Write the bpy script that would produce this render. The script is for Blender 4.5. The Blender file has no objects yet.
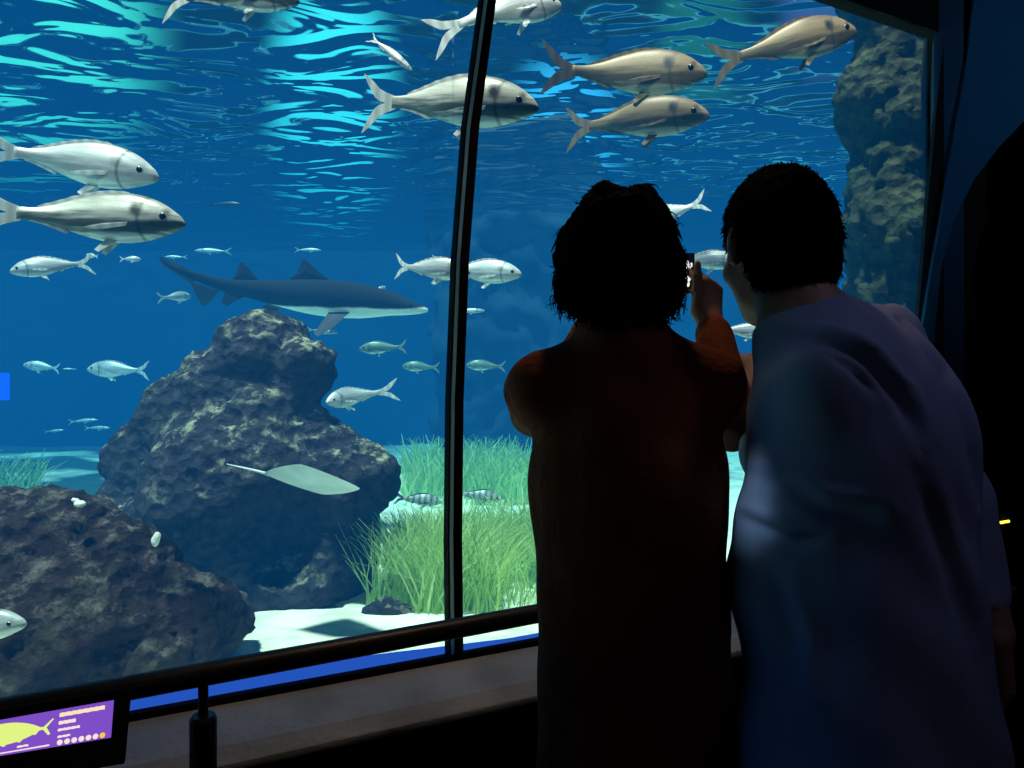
import bpy, bmesh, math, random
import numpy as np
from mathutils import Vector, Matrix, Euler

random.seed(7); rng = np.random.default_rng(7)
sc = bpy.context.scene
COL = sc.collection
CAM = np.array([0.0, 0.0, 1.32]); F = 750.0
def P(px, py, Y):                       # a photograph pixel at depth Y as a point of the place
    return np.array([(px-512)/F*Y, Y, 1.32-(py-384)/F*Y])
U = np.array([0.885, 0.4655, 0.0]); N = np.array([-0.4655, 0.885, 0.0])   # along the glass / into the tank
G0 = np.array([-1.021, 1.524, 0.0])     # a point of the glass line
def G(t, d=0.0, z=0.0): return G0+U*t+N*d+np.array([0, 0, z])
def lin(r, g, b): return tuple(((c/255)/12.92 if c/255 <= .04045 else ((c/255+.055)/1.055)**2.4) for c in (r, g, b))+(1.0,)

# ---------------------------------------------------------------- materials
def newmat(name):
    m = bpy.data.materials.new(name); m.use_nodes = True
    nt = m.node_tree; nt.nodes.clear()
    out = nt.nodes.new('ShaderNodeOutputMaterial')
    return m, nt, out
def nd(nt, kind, **kw):
    n = nt.nodes.new('ShaderNode'+kind)
    for k, v in kw.items():
        if hasattr(n, k) and k not in n.inputs: setattr(n, k, v)
        else: n.inputs[k.replace('_', ' ')].default_value = v
    return n
def ramp(nt, fac, stops, interp='LINEAR'):
    r = nt.nodes.new('ShaderNodeValToRGB'); r.color_ramp.interpolation = interp
    el = r.color_ramp.elements
    while len(el) < len(stops): el.new(0.5)
    for e, (p, c) in zip(el, stops):
        e.position = p; e.color = c if len(c) == 4 else tuple(c)+(1,)
    nt.links.new(fac, r.inputs[0]); return r
def mixc(nt, a, b, fac, mode='MIX'):
    m = nt.nodes.new('ShaderNodeMix'); m.data_type = 'RGBA'; m.blend_type = mode
    for sock, v in ((m.inputs[0], fac), (m.inputs[6], a), (m.inputs[7], b)):
        if hasattr(v, 'is_linked'): nt.links.new(v, sock)
        else: sock.default_value = v
    return m.outputs[2]
def surf(name, c1, c2=None, scale=6, rough=.7, metal=0, bump=0.0, bscale=None, detail=5, spec=.4, sheen=0):
    m, nt, out = newmat(name)
    b = nd(nt, 'BsdfPrincipled', Roughness=rough, Metallic=metal)
    b.inputs['Specular IOR Level'].default_value = spec
    if sheen: b.inputs['Sheen Weight'].default_value = sheen
    tc = nd(nt, 'TexCoord')
    n = nd(nt, 'TexNoise', Scale=scale, Detail=detail); nt.links.new(tc.outputs['Object'], n.inputs['Vector'])
    c2 = c2 or tuple(v*.7 for v in c1[:3])+(1,)
    r = ramp(nt, n.outputs['Fac'], [(.35, c2), (.65, c1)])
    nt.links.new(r.outputs[0], b.inputs['Base Color'])
    if bump:
        n2 = nd(nt, 'TexNoise', Scale=bscale or scale*4, Detail=6); nt.links.new(tc.outputs['Object'], n2.inputs['Vector'])
        bp = nd(nt, 'Bump', Strength=bump, Distance=.02); nt.links.new(n2.outputs['Fac'], bp.inputs['Height'])
        nt.links.new(bp.outputs[0], b.inputs['Normal'])
    nt.links.new(b.outputs[0], out.inputs[0]); return m
def emit(name, c, s=1.0):
    m, nt, out = newmat(name)
    e = nd(nt, 'Emission', Color=c, Strength=s); nt.links.new(e.outputs[0], out.inputs[0]); return m
def rock_mat(name, dark, mid, pale, pale_amt, moss):
    m, nt, out = newmat(name)
    b = nd(nt, 'BsdfPrincipled', Roughness=.9); b.inputs['Specular IOR Level'].default_value = .15
    tc = nd(nt, 'TexCoord'); g = nd(nt, 'NewGeometry')
    n1 = nd(nt, 'TexNoise', Scale=3.2, Detail=8, Roughness=.65); n2 = nd(nt, 'TexNoise', Scale=11, Detail=8, Roughness=.7)
    n3 = nd(nt, 'TexVoronoi', Scale=16)
    for n in (n1, n2, n3): nt.links.new(tc.outputs['Object'], n.inputs['Vector'])
    base = ramp(nt, n2.outputs['Fac'], [(.3, dark), (.7, mid)]).outputs[0]
    mossf = ramp(nt, n1.outputs['Fac'], [(.52, (0, 0, 0)), (.66, (.8, .8, .8))]).outputs[0]
    base = mixc(nt, base, moss, mossf)
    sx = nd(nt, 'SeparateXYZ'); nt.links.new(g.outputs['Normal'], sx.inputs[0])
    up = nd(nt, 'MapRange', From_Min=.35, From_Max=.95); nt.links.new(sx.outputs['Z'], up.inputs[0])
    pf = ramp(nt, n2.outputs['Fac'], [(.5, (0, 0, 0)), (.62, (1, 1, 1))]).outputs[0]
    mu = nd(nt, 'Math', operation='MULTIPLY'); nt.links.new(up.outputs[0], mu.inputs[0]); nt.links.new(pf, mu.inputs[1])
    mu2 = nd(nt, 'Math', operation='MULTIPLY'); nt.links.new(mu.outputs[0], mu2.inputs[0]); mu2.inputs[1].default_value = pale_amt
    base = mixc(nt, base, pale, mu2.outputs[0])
    nt.links.new(base, b.inputs['Base Color'])
    ad = nd(nt, 'Math', operation='ADD'); nt.links.new(n2.outputs['Fac'], ad.inputs[0]); nt.links.new(n3.outputs['Distance'], ad.inputs[1])
    bp = nd(nt, 'Bump', Strength=1.0, Distance=.06); nt.links.new(ad.outputs[0], bp.inputs['Height'])
    nt.links.new(bp.outputs[0], b.inputs['Normal'])
    nt.links.new(b.outputs[0], out.inputs[0]); return m
def fish_mat(name, back, side, belly, spot=0.0, stripes=0.0, rough=.35, metal=.25, lowc=None):
    m, nt, out = newmat(name)
    b = nd(nt, 'BsdfPrincipled', Roughness=rough, Metallic=metal)
    tc = nd(nt, 'TexCoord'); sx = nd(nt, 'SeparateXYZ'); nt.links.new(tc.outputs['Object'], sx.inputs[0])
    mp = nd(nt, 'Mapping'); mp.inputs['Scale'].default_value = (5, 5, 45); nt.links.new(tc.outputs['Object'], mp.inputs[0])
    n = nd(nt, 'TexNoise', Scale=1.0, Detail=4); nt.links.new(mp.outputs[0], n.inputs['Vector'])
    mr = nd(nt, 'MapRange', From_Min=-.14, From_Max=.15); nt.links.new(sx.outputs['Z'], mr.inputs[0])
    ad = nd(nt, 'MapRange', From_Min=.2, From_Max=.8, To_Min=-.16, To_Max=.16); nt.links.new(n.outputs['Fac'], ad.inputs[0])
    a2 = nd(nt, 'Math', operation='ADD'); nt.links.new(mr.outputs[0], a2.inputs[0]); nt.links.new(ad.outputs[0], a2.inputs[1])
    mid = tuple((p+q)/2 for p, q in zip(back, side)); low = lowc or tuple(p*.45+q*.55 for p, q in zip(back, side))
    col = ramp(nt, a2.outputs[0], [(.06, belly), (.16, belly), (.26, low), (.42, low), (.56, side), (.72, side), (.84, mid), (.97, back)]).outputs[0]
    # head cheek slightly brighter and mouth line
    cmb = nd(nt, 'CombineXYZ'); nt.links.new(sx.outputs['X'], cmb.inputs[0]); nt.links.new(sx.outputs['Z'], cmb.inputs[2])
    n3 = nd(nt, 'TexNoise', Scale=22.0, Detail=2); nt.links.new(tc.outputs['Object'], n3.inputs['Vector'])
    if spot:
        for (cx, cz, r, w) in ((.262, .052, .042, spot), (.415, .045, .03, spot*.75), (.34, -.02, .02, spot*.3)):
            d = nd(nt, 'VectorMath', operation='DISTANCE'); nt.links.new(cmb.outputs[0], d.inputs[0]); d.inputs[1].default_value = (cx, 0, cz)
            wob = nd(nt, 'Math', operation='MULTIPLY_ADD'); nt.links.new(n3.outputs['Fac'], wob.inputs[0]); wob.inputs[1].default_value = .03
            nt.links.new(d.outputs['Value'], wob.inputs[2])
            f = ramp(nt, wob.outputs[0], [(r*.75, (w, w, w)), (r*1.5, (0, 0, 0))]).outputs[0]
            col = mixc(nt, col, (.012, .014, .016, 1), f)
    ln = ramp(nt, n.outputs['Fac'], [(.3, (.62, .64, .66)), (.65, (1.0, 1.0, 1.0))]).outputs[0]
    col = mixc(nt, col, ln, .8, 'MULTIPLY')
    dg = nd(nt, 'VectorMath', operation='DISTANCE'); nt.links.new(cmb.outputs[0], dg.inputs[0]); dg.inputs[1].default_value = (.47, 0, .0)
    ring = ramp(nt, dg.outputs['Value'], [(.185, (0, 0, 0)), (.196, (.6, .6, .6)), (.202, (.6, .6, .6)), (.215, (0, 0, 0))]).outputs[0]
    col = mixc(nt, col, (.05, .06, .06, 1), ring)
    mo = nd(nt, 'VectorMath', operation='DISTANCE'); nt.links.new(cmb.outputs[0], mo.inputs[0]); mo.inputs[1].default_value = (.50, 0, -.020)
    mf_ = ramp(nt, mo.outputs['Value'], [(.018, (.5, .5, .5)), (.04, (0, 0, 0))]).outputs[0]
    col = mixc(nt, col, (.08, .09, .09, 1), mf_)
    if stripes:
        w = nd(nt, 'Math', operation='SINE'); s = nd(nt, 'Math', operation='MULTIPLY'); nt.links.new(sx.outputs['X'], s.inputs[0]); s.inputs[1].default_value = 52
        nt.links.new(s.outputs[0], w.inputs[0])
        f = ramp(nt, w.outputs[0], [(.0, (0, 0, 0)), (.35, (stripes,)*3)]).outputs[0]
        col = mixc(nt, col, (.015, .02, .025, 1), f)
    nt.links.new(col, b.inputs['Base Color'])
    vo = nd(nt, 'TexVoronoi', Scale=70.0); nt.links.new(tc.outputs['Object'], vo.inputs['Vector'])
    bp = nd(nt, 'Bump', Strength=.06, Distance=.004); nt.links.new(vo.outputs['Distance'], bp.inputs['Height']); nt.links.new(bp.outputs[0], b.inputs['Normal'])
    nt.links.new(b.outputs[0], out.inputs[0]); return m
def fin_mat(name, c, t=.45):
    m, nt, out = newmat(name)
    b = nd(nt, 'BsdfDiffuse', Color=c); tr = nd(nt, 'BsdfTranslucent', Color=c); mx = nd(nt, 'MixShader', Fac=t)
    tc = nd(nt, 'TexCoord'); w = nd(nt, 'TexWave', Scale=5.0, Distortion=1.0); nt.links.new(tc.outputs['Object'], w.inputs['Vector'])
    col = mixc(nt, c, tuple(v*.75 for v in c[:3])+(1,), w.outputs['Fac'])
    nt.links.new(col, b.inputs[0]); nt.links.new(col, tr.inputs[0])
    nt.links.new(b.outputs[0], mx.inputs[1]); nt.links.new(tr.outputs[0], mx.inputs[2]); nt.links.new(mx.outputs[0], out.inputs[0]); return m
def soft_panel(name, c, s):
    m, nt, out = newmat(name)
    e = nd(nt, 'Emission', Color=c, Strength=s); t = nd(nt, 'BsdfTransparent'); mx = nd(nt, 'MixShader')
    tc = nd(nt, 'TexCoord'); mp = nd(nt, 'Mapping'); mp.inputs['Location'].default_value = (-1, 0, -1); mp.inputs['Scale'].default_value = (2, 0, 2)
    nt.links.new(tc.outputs['Generated'], mp.inputs[0])
    ln = nd(nt, 'VectorMath', operation='LENGTH'); nt.links.new(mp.outputs[0], ln.inputs[0])
    rp = ramp(nt, ln.outputs['Value'], [(.25, (1, 1, 1)), (1.0, (0, 0, 0))], 'EASE')
    nt.links.new(rp.outputs[0], mx.inputs[0]); nt.links.new(t.outputs[0], mx.inputs[1]); nt.links.new(e.outputs[0], mx.inputs[2])
    nt.links.new(mx.outputs[0], out.inputs[0]); return m
def glass_mat():
    m, nt, out = newmat('acrylic')
    t = nd(nt, 'BsdfTransparent', Color=(.97, .99, .99, 1)); g = nd(nt, 'BsdfGlossy', Roughness=.02); f = nd(nt, 'Fresnel', IOR=1.06)
    mx = nd(nt, 'MixShader'); nt.links.new(f.outputs[0], mx.inputs[0]); nt.links.new(t.outputs[0], mx.inputs[1]); nt.links.new(g.outputs[0], mx.inputs[2])
    nt.links.new(mx.outputs[0], out.inputs[0]); return m
def water_mat():
    m, nt, out = newmat('sea_water')
    sig = (.24, .125, .112); L = (.002, .118, .37)
    den = 1.0
    a = nd(nt, 'VolumeAbsorption', Color=tuple(1-s for s in sig)+(1,), Density=den)
    eps = [s*l for s, l in zip(sig, L)]; mx = max(eps)
    e = nd(nt, 'Emission', Color=tuple(v/mx for v in eps)+(1,), Strength=mx)  # emission stands in for the blue light scattered by the water
    ad = nd(nt, 'AddShader'); nt.links.new(a.outputs[0], ad.inputs[0]); nt.links.new(e.outputs[0], ad.inputs[1])
    nt.links.new(ad.outputs[0], out.inputs['Volume']); return m
def ripple_mat():
    m, nt, out = newmat('water_surface')
    tc = nd(nt, 'TexCoord')
    mp = nd(nt, 'Mapping'); mp.inputs['Scale'].default_value = (1.0, 1.5, 1); nt.links.new(tc.outputs['Object'], mp.inputs[0])
    n1 = nd(nt, 'TexNoise', Scale=1.35, Detail=1.8, Roughness=.45, Distortion=.9); n2 = nd(nt, 'TexNoise', Scale=.45, Detail=1)
    nt.links.new(mp.outputs[0], n1.inputs['Vector']); nt.links.new(mp.outputs[0], n2.inputs['Vector'])
    ad = nd(nt, 'Math', operation='MULTIPLY_ADD'); nt.links.new(n2.outputs['Fac'], ad.inputs[0]); ad.inputs[1].default_value = 1.2; nt.links.new(n1.outputs['Fac'], ad.inputs[2])
    bp = nd(nt, 'Bump', Strength=1.0, Distance=RIP); nt.links.new(ad.outputs[0], bp.inputs['Height'])
    f = nd(nt, 'Fresnel', IOR=1.115); nt.links.new(bp.outputs[0], f.inputs['Normal'])
    t = nd(nt, 'BsdfTransparent'); g = nd(nt, 'BsdfGlossy', Color=(.35, .5, .6, 1), Roughness=.03); nt.links.new(bp.outputs[0], g.inputs['Normal'])
    mx = nd(nt, 'MixShader'); nt.links.new(f.outputs[0], mx.inputs[0]); nt.links.new(t.outputs[0], mx.inputs[1]); nt.links.new(g.outputs[0], mx.inputs[2])
    nt.links.new(mx.outputs[0], out.inputs[0]); return m
RIP = .27

# ---------------------------------------------------------------- mesh helpers
def link(name, me, mat=None, parent=None, smooth=True):
    o = bpy.data.objects.new(name, me); COL.objects.link(o)
    for m in (mat if isinstance(mat, (list, tuple)) else [mat]):
        if m: me.materials.append(m)
    if smooth and len(me.polygons): me.polygons.foreach_set('use_smooth', [True]*len(me.polygons))
    if parent: o.parent = parent
    return o
def mesh(name, V, Fc, mat=None, parent=None, smooth=True):
    me = bpy.data.meshes.new(name); me.from_pydata([tuple(map(float, v)) for v in V], [], [tuple(map(int, f)) for f in Fc]); me.update()
    return link(name, me, mat, parent, smooth)
def props(o, label=None, cat=None, group=None, kind=None):
    if label: o['label'] = label
    if cat: o['category'] = cat
    if group: o['group'] = group
    if kind: o['kind'] = kind
    return o
def empty(name, loc, label=None, cat=None, group=None, kind=None):
    o = bpy.data.objects.new(name, None); o.empty_display_size = .1; COL.objects.link(o); o.location = tuple(map(float, loc))
    return props(o, label, cat, group, kind)
def rehome(o, root):                      # parent a mesh given in world coordinates to an empty without moving it
    o.parent = root; o.matrix_parent_inverse = Matrix.Translation(root.location).inverted()
    return o
class MB:
    def __init__(s): s.v = []; s.f = []; s.mi = []
    def add(s, V, Fc, mi=0):
        b = len(s.v); s.v += [tuple(map(float, v)) for v in V]; s.f += [tuple(b+i for i in f) for f in Fc]; s.mi += [mi]*len(Fc)
    def prism(s, poly, vec, mi=0):        # polygon (list of points) extruded by vec
        n = len(poly); vec = np.array(vec); V = [np.array(p) for p in poly]+[np.array(p)+vec for p in poly]
        s.add(V, [tuple(range(n))[::-1], tuple(range(n, 2*n))]+[(i, (i+1) % n, n+(i+1) % n, n+i) for i in range(n)], mi)
    def tube(s, pts, rad, seg=12, mi=0, cap=True):
        pts = [np.array(p, float) for p in pts]; n = len(pts)
        rad = [rad]*n if np.isscalar(rad) else rad
        rings = []
        ref = np.array([.13, .21, .97])
        for i, p in enumerate(pts):
            d = pts[min(i+1, n-1)]-pts[max(i-1, 0)]; d = d/(np.linalg.norm(d)+1e-9)
            a = np.cross(d, ref); a /= np.linalg.norm(a)+1e-9; b = np.cross(d, a)
            rings.append([p+rad[i]*(math.cos(t)*a+math.sin(t)*b) for t in np.linspace(0, 2*math.pi, seg, endpoint=False)])
        V = [v for r in rings for v in r]
        Fc = [(i*seg+j, i*seg+(j+1) % seg, (i+1)*seg+(j+1) % seg, (i+1)*seg+j) for i in range(n-1) for j in range(seg)]
        if cap: Fc += [tuple(range(seg))[::-1], tuple((n-1)*seg+j for j in range(seg))]
        s.add(V, Fc, mi)
    def build(s, name, mat, parent=None, smooth=False, bevel=0):
        me = bpy.data.meshes.new(name); me.from_pydata(s.v, [], s.f); me.update()
        bm = bmesh.new(); bm.from_mesh(me); bmesh.ops.recalc_face_normals(bm, faces=bm.faces)
        if bevel:
            bmesh.ops.bevel(bm, geom=[e for e in bm.edges if len(e.link_faces) == 2 and e.calc_face_angle() > .6], offset=bevel, segments=2, affect='EDGES', profile=.6)
        bm.to_mesh(me); bm.free()
        if len(s.mi) == len(me.polygons) and any(s.mi): me.polygons.foreach_set('material_index', s.mi)
        return link(name, me, mat, parent, smooth)

# ---- noise
_T = rng.random((32, 32, 32)).astype(np.float32)
def vnoise(p):
    i = np.floor(p).astype(int); f = p-i; f = f*f*(3-2*f); i %= 32; j = (i+1) % 32
    x0, y0, z0 = i.T; x1, y1, z1 = j.T; fx, fy, fz = f.T
    L = lambda a, b, t: a+(b-a)*t
    return L(L(L(_T[x0, y0, z0], _T[x1, y0, z0], fx), L(_T[x0, y1, z0], _T[x1, y1, z0], fx), fy),
             L(L(_T[x0, y0, z1], _T[x1, y0, z1], fx), L(_T[x0, y1, z1], _T[x1, y1, z1], fx), fy), fz)-.5
def fbm(p, scale, octv=4, gain=.5):
    r = 0; a = 1.0
    for o in range(octv): r = r+a*vnoise(p*scale*2**o+o*7.3); a *= gain
    return r

# ---- signed-distance bodies meshed by surface nets
def smin(a, b, k):
    if k <= 0: return np.minimum(a, b)
    h = np.clip(k-np.abs(a-b), 0, None)/k
    return np.minimum(a, b)-h*h*k*.25
def rotz(a):
    c, s = math.cos(a), math.sin(a); return np.array([[c, -s, 0], [s, c, 0], [0, 0, 1.0]])
def rotx(a):
    c, s = math.cos(a), math.sin(a); return np.array([[1.0, 0, 0], [0, c, -s], [0, s, c]])
def d_rc(X, Y, Z, a, b, r1, r2):
    ba = b-a; l2 = float(ba@ba)+1e-12
    px, py, pz = X-a[0], Y-a[1], Z-a[2]
    t = np.clip((px*ba[0]+py*ba[1]+pz*ba[2])/l2, 0, 1)
    return np.sqrt((px-t*ba[0])**2+(py-t*ba[1])**2+(pz-t*ba[2])**2)-(r1+(r2-r1)*t)
def d_el(X, Y, Z, c, r, R):
    px, py, pz = X-c[0], Y-c[1], Z-c[2]
    q = [R[0, i]*px+R[1, i]*py+R[2, i]*pz for i in range(3)]
    k0 = np.sqrt(sum((q[i]/r[i])**2 for i in range(3))); k1 = np.sqrt(sum((q[i]/r[i]**2)**2 for i in range(3)))+1e-9
    return k0*(k0-1)/k1
I3 = np.eye(3)
def rc(a, b, r1, r2, k=.02): return ('rc', np.array(a, float), np.array(b, float), r1, r2, k)
def el(c, r, R=I3, k=.02): return ('el', np.array(c, float), np.array(r, float), np.array(R), k)
def col(a, b, r1, r2, flat, R=I3, k=.03): return ('col', np.array(a, float), np.array(b, float), r1, r2, flat, np.array(R), k)   # round cone flattened front to back
def sdf(prims, h, inflate=0, warp=None, cuts=(), carve=()):
    lo = np.full(3, 1e9); hi = -lo
    ext = []
    for p in prims:
        if p[0] in ('rc', 'col'):
            r = max(p[3], p[4]); l = np.minimum(p[1], p[2])-r; u = np.maximum(p[1], p[2])+r
        else:
            r = float(max(p[2])); l = p[1]-r; u = p[1]+r
        l = l-inflate; u = u+inflate; ext.append((l, u)); lo = np.minimum(lo, l); hi = np.maximum(hi, u)
    lo = lo-.05; hi = hi+.05
    n = np.ceil((hi-lo)/h).astype(int)+1
    ax = [lo[i]+h*np.arange(n[i]) for i in range(3)]
    D = np.full(n, .5, np.float32)
    for p, (l, u) in zip(prims, ext):
        k = p[-1]; m = k+3*h
        sl = tuple(slice(max(0, int((l[i]-m-lo[i])/h)), min(n[i], int((u[i]+m-lo[i])/h)+2)) for i in range(3))
        X = ax[0][sl[0]][:, None, None]; Y = ax[1][sl[1]][None, :, None]; Z = ax[2][sl[2]][None, None, :]
        if p[0] == 'rc': d = d_rc(X, Y, Z, p[1], p[2], p[3], p[4])
        elif p[0] == 'el': d = d_el(X, Y, Z, p[1], p[2], p[3])
        else:
            R = p[6]; a = p[1]; px, py, pz = X-a[0], Y-a[1], Z-a[2]
            q = [R[0, i]*px+R[1, i]*py+R[2, i]*pz for i in range(3)]
            b = R.T@(p[2]-a)
            d = d_rc(q[0], q[1]/p[5], q[2], np.zeros(3), np.array([b[0], b[1]/p[5], b[2]]), p[3], p[4])*(.5+.5*p[5])
        D[sl] = smin(D[sl], (d-inflate).astype(np.float32), k)
    X = ax[0][:, None, None]; Y = ax[1][None, :, None]; Z = ax[2][None, None, :]
    if warp is not None: D = D+warp(X, Y, Z).astype(np.float32)
    for (pt, nn) in cuts:                 # keep the side nn points away from
        D = np.maximum(D, ((X-pt[0])*nn[0]+(Y-pt[1])*nn[1]+(Z-pt[2])*nn[2]).astype(np.float32))
    for p in carve:
        d = d_rc(X, Y, Z, p[1], p[2], p[3], p[4]) if p[0] == 'rc' else d_el(X, Y, Z, p[1], p[2], p[3])
        D = -smin(-D, d.astype(np.float32), p[-1])
    for i in range(3):
        s = [slice(None)]*3; s[i] = 0; D[tuple(s)] = .5; s[i] = -1; D[tuple(s)] = .5
    return nets(D, lo, h)
def nets(D, lo, h):
    S = D < 0; nx, ny, nz = D.shape
    c = np.zeros((nx-1, ny-1, nz-1), np.int8)
    offs = [(i, j, k) for i in (0, 1) for j in (0, 1) for k in (0, 1)]
    for (i, j, k) in offs: c += S[i:nx-1+i, j:ny-1+j, k:nz-1+k]
    ia = np.argwhere((c > 0) & (c < 8))
    idx = np.full(c.shape, -1, np.int32); idx[ia[:, 0], ia[:, 1], ia[:, 2]] = np.arange(len(ia))
    acc = np.zeros((len(ia), 3)); cnt = np.zeros(len(ia))
    for axis in range(3):
        for o in offs:
            if o[axis]: continue
            o2 = list(o); o2[axis] = 1
            va = D[ia[:, 0]+o[0], ia[:, 1]+o[1], ia[:, 2]+o[2]]; vb = D[ia[:, 0]+o2[0], ia[:, 1]+o2[1], ia[:, 2]+o2[2]]
            m = (va < 0) != (vb < 0)
            t = np.where(m, va/np.where(m, va-vb, 1), 0)
            p = np.tile(np.array(o, float), (len(ia), 1)); p[:, axis] += t
            acc[m] += p[m]; cnt[m] += 1
    V = lo+h*(ia+acc/cnt[:, None])
    faces = []
    for axis in range(3):
        a = [slice(None)]*3; b = [slice(None)]*3; a[axis] = slice(0, -1); b[axis] = slice(1, None)
        d = S[tuple(a)] != S[tuple(b)]
        e = np.argwhere(d); u, v = (axis+1) % 3, (axis+2) % 3
        e = e[(e[:, u] > 0) & (e[:, v] > 0) & (e[:, u] < D.shape[u]-1) & (e[:, v] < D.shape[v]-1)]
        q = []
        for (du, dv) in ((-1, -1), (0, -1), (0, 0), (-1, 0)):
            w = e.copy(); w[:, u] += du; w[:, v] += dv; q.append(idx[w[:, 0], w[:, 1], w[:, 2]])
        q = np.stack(q, 1); fl = ~S[e[:, 0], e[:, 1], e[:, 2]]
        q[fl] = q[fl][:, ::-1]; faces.append(q)
    return V, np.concatenate(faces)
def npmesh(name, V, Q, mat, smooth=True):
    me = bpy.data.meshes.new(name)
    me.vertices.add(len(V)); me.vertices.foreach_set('co', np.asarray(V, np.float32).ravel())
    me.loops.add(Q.size); me.loops.foreach_set('vertex_index', Q.astype(np.int32).ravel())
    me.polygons.add(len(Q)); me.polygons.foreach_set('loop_start', np.arange(len(Q), dtype=np.int32)*Q.shape[1])
    me.update(calc_edges=True); me.validate()
    return link(name, me, mat, None, smooth)
def displace(o, fn):
    me = o.data; n = len(me.vertices); co = np.empty(n*3, np.float32); no = np.empty(n*3, np.float32)
    me.vertices.foreach_get('co', co); me.vertices.foreach_get('normal', no)
    co = co.reshape(-1, 3); no = no.reshape(-1, 3); co += no*fn(co)[:, None]
    me.vertices.foreach_set('co', co.ravel()); me.update()
def recentre(o, base):                    # move the origin of a mesh given in world coordinates
    me = o.data; me.transform(Matrix.Translation(Vector(base)).inverted()); o.location = tuple(map(float, base)); me.update()
    return o
def copy_tree(o, parent=None):
    c = o.copy(); COL.objects.link(c); c.parent = parent
    for ch in list(o.children): copy_tree(ch, c)
    return c

# ================================================================ THE SETTING
M_black = surf('black_paint', (.003, .0035, .0045, 1), scale=3, rough=.8, spec=.2)
M_floor = surf('dark_floor', (.012, .012, .014, 1), scale=2, rough=.6)
M_blue = surf('blue_wall_paint', (.012, .10, .20, 1), (.010, .085, .18, 1), scale=1.2, rough=.8, spec=.1)
M_conc = surf('concrete', (.62, .74, .82, 1), (.42, .52, .58, 1), scale=5, rough=.9, bump=.3, bscale=40)
M_tank = surf('tank_paint', (.01, .06, .12, 1), (.008, .04, .09, 1), scale=.5, rough=.95)
def sand_mat():
    m, nt, out = newmat('pale_sand')
    b = nd(nt, 'BsdfPrincipled', Roughness=.95); b.inputs['Specular IOR Level'].default_value = .1
    g = nd(nt, 'TexCoord'); sx = nd(nt, 'SeparateXYZ'); nt.links.new(g.outputs['Object'], sx.inputs[0])
    n = nd(nt, 'TexNoise', Scale=2.6, Detail=9); n2 = nd(nt, 'TexNoise', Scale=18, Detail=6); n3 = nd(nt, 'TexNoise', Scale=.55, Detail=2)
    for q in (n, n2, n3): nt.links.new(g.outputs['Object'], q.inputs['Vector'])
    c = ramp(nt, n.outputs['Fac'], [(.32, (.50, .52, .42)), (.52, (.97, .96, .78))]).outputs[0]
    fy = nd(nt, 'MapRange', From_Min=5.2, From_Max=7.0); nt.links.new(sx.outputs['Y'], fy.inputs[0])
    fx = nd(nt, 'MapRange', From_Min=-1.2, From_Max=-2.6); nt.links.new(sx.outputs['X'], fx.inputs[0])
    hole = ramp(nt, n3.outputs['Fac'], [(.50, (1, 1, 1)), (.60, (0, 0, 0))]).outputs[0]
    m1 = nd(nt, 'Math', operation='MULTIPLY'); nt.links.new(fy.outputs[0], m1.inputs[0]); nt.links.new(fx.outputs[0], m1.inputs[1])
    m2 = nd(nt, 'Math', operation='MULTIPLY'); nt.links.new(m1.outputs[0], m2.inputs[0]); nt.links.new(hole, m2.inputs[1])
    c = mixc(nt, c, (.05, .09, .06, 1), m2.outputs[0])
    nt.links.new(c, b.inputs['Base Color'])
    bp = nd(nt, 'Bump', Strength=.5, Distance=.02); nt.links.new(n2.outputs['Fac'], bp.inputs['Height']); nt.links.new(bp.outputs[0], b.inputs['Normal'])
    nt.links.new(b.outputs[0], out.inputs[0]); return m
M_sand = sand_mat()
M_metal = surf('dark_metal', (.06, .065, .068, 1), scale=8, rough=.42, metal=.7)
M_seal = fin_mat('grey_seal', (.80, .84, .80, 1), .85)
M_rim_glow = emit('blue_rim_glow', lin(36, 84, 190), 1.0)  # lower acrylic edge; its blue light is put in as emission

def wall(name, poly, vec, mat): 
    b = MB(); b.prism(poly, vec); return props(b.build(name, mat), kind='structure')
zv = lambda p, z: np.array([p[0], p[1], z])
GL = G(-5.0); GR = G(3.0)                 # ends of the window wall
wall('floor', [(-5.6, -3.2, 0), (7.5, -3.2, 0), (7.5, 7.6, 0), (4.2, 7.6, 0), zv(GR, 0), zv(GL, 0)], (0, 0, -.1), M_floor)
wall('ceiling', [(-5.6, -3.2, 2.85), (7.5, -3.2, 2.85), (7.5, 7.8, 2.85), (4.1, 7.8, 2.85), zv(GR, 2.85), zv(GL, 2.85)], (0, 0, .12), M_black)
wall('wall_back', [(-5.6, -3.2, 0), (7.5, -3.2, 0), (7.5, -3.2, 2.85), (-5.6, -3.2, 2.85)], (0, -.1, 0), M_black)
wall('wall_left', [(-5.6, -3.2, 0), zv(GL, 0), zv(GL, 2.85), (-5.6, -3.2, 2.85)], (-.1, 0, 0), M_black)
wall('wall_front', [zv(G(-5), 0), zv(G(3.25), 0), zv(G(3.25), .56), zv(G(-5), .56)], N*.12, M_black)
wall('wall_header', [zv(G(-5), 2.7), zv(G(3.25), 2.7), zv(G(3.25), 2.97), zv(G(-5), 2.97)], N*.06, M_black)
wall('wall_plinth', [zv(G(-5, -.001), 0), zv(G(3.2, -.001), 0), zv(G(3.2, -.001), .529), zv(G(-5, -.001), .529)], -N*.20, M_black)
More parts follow.
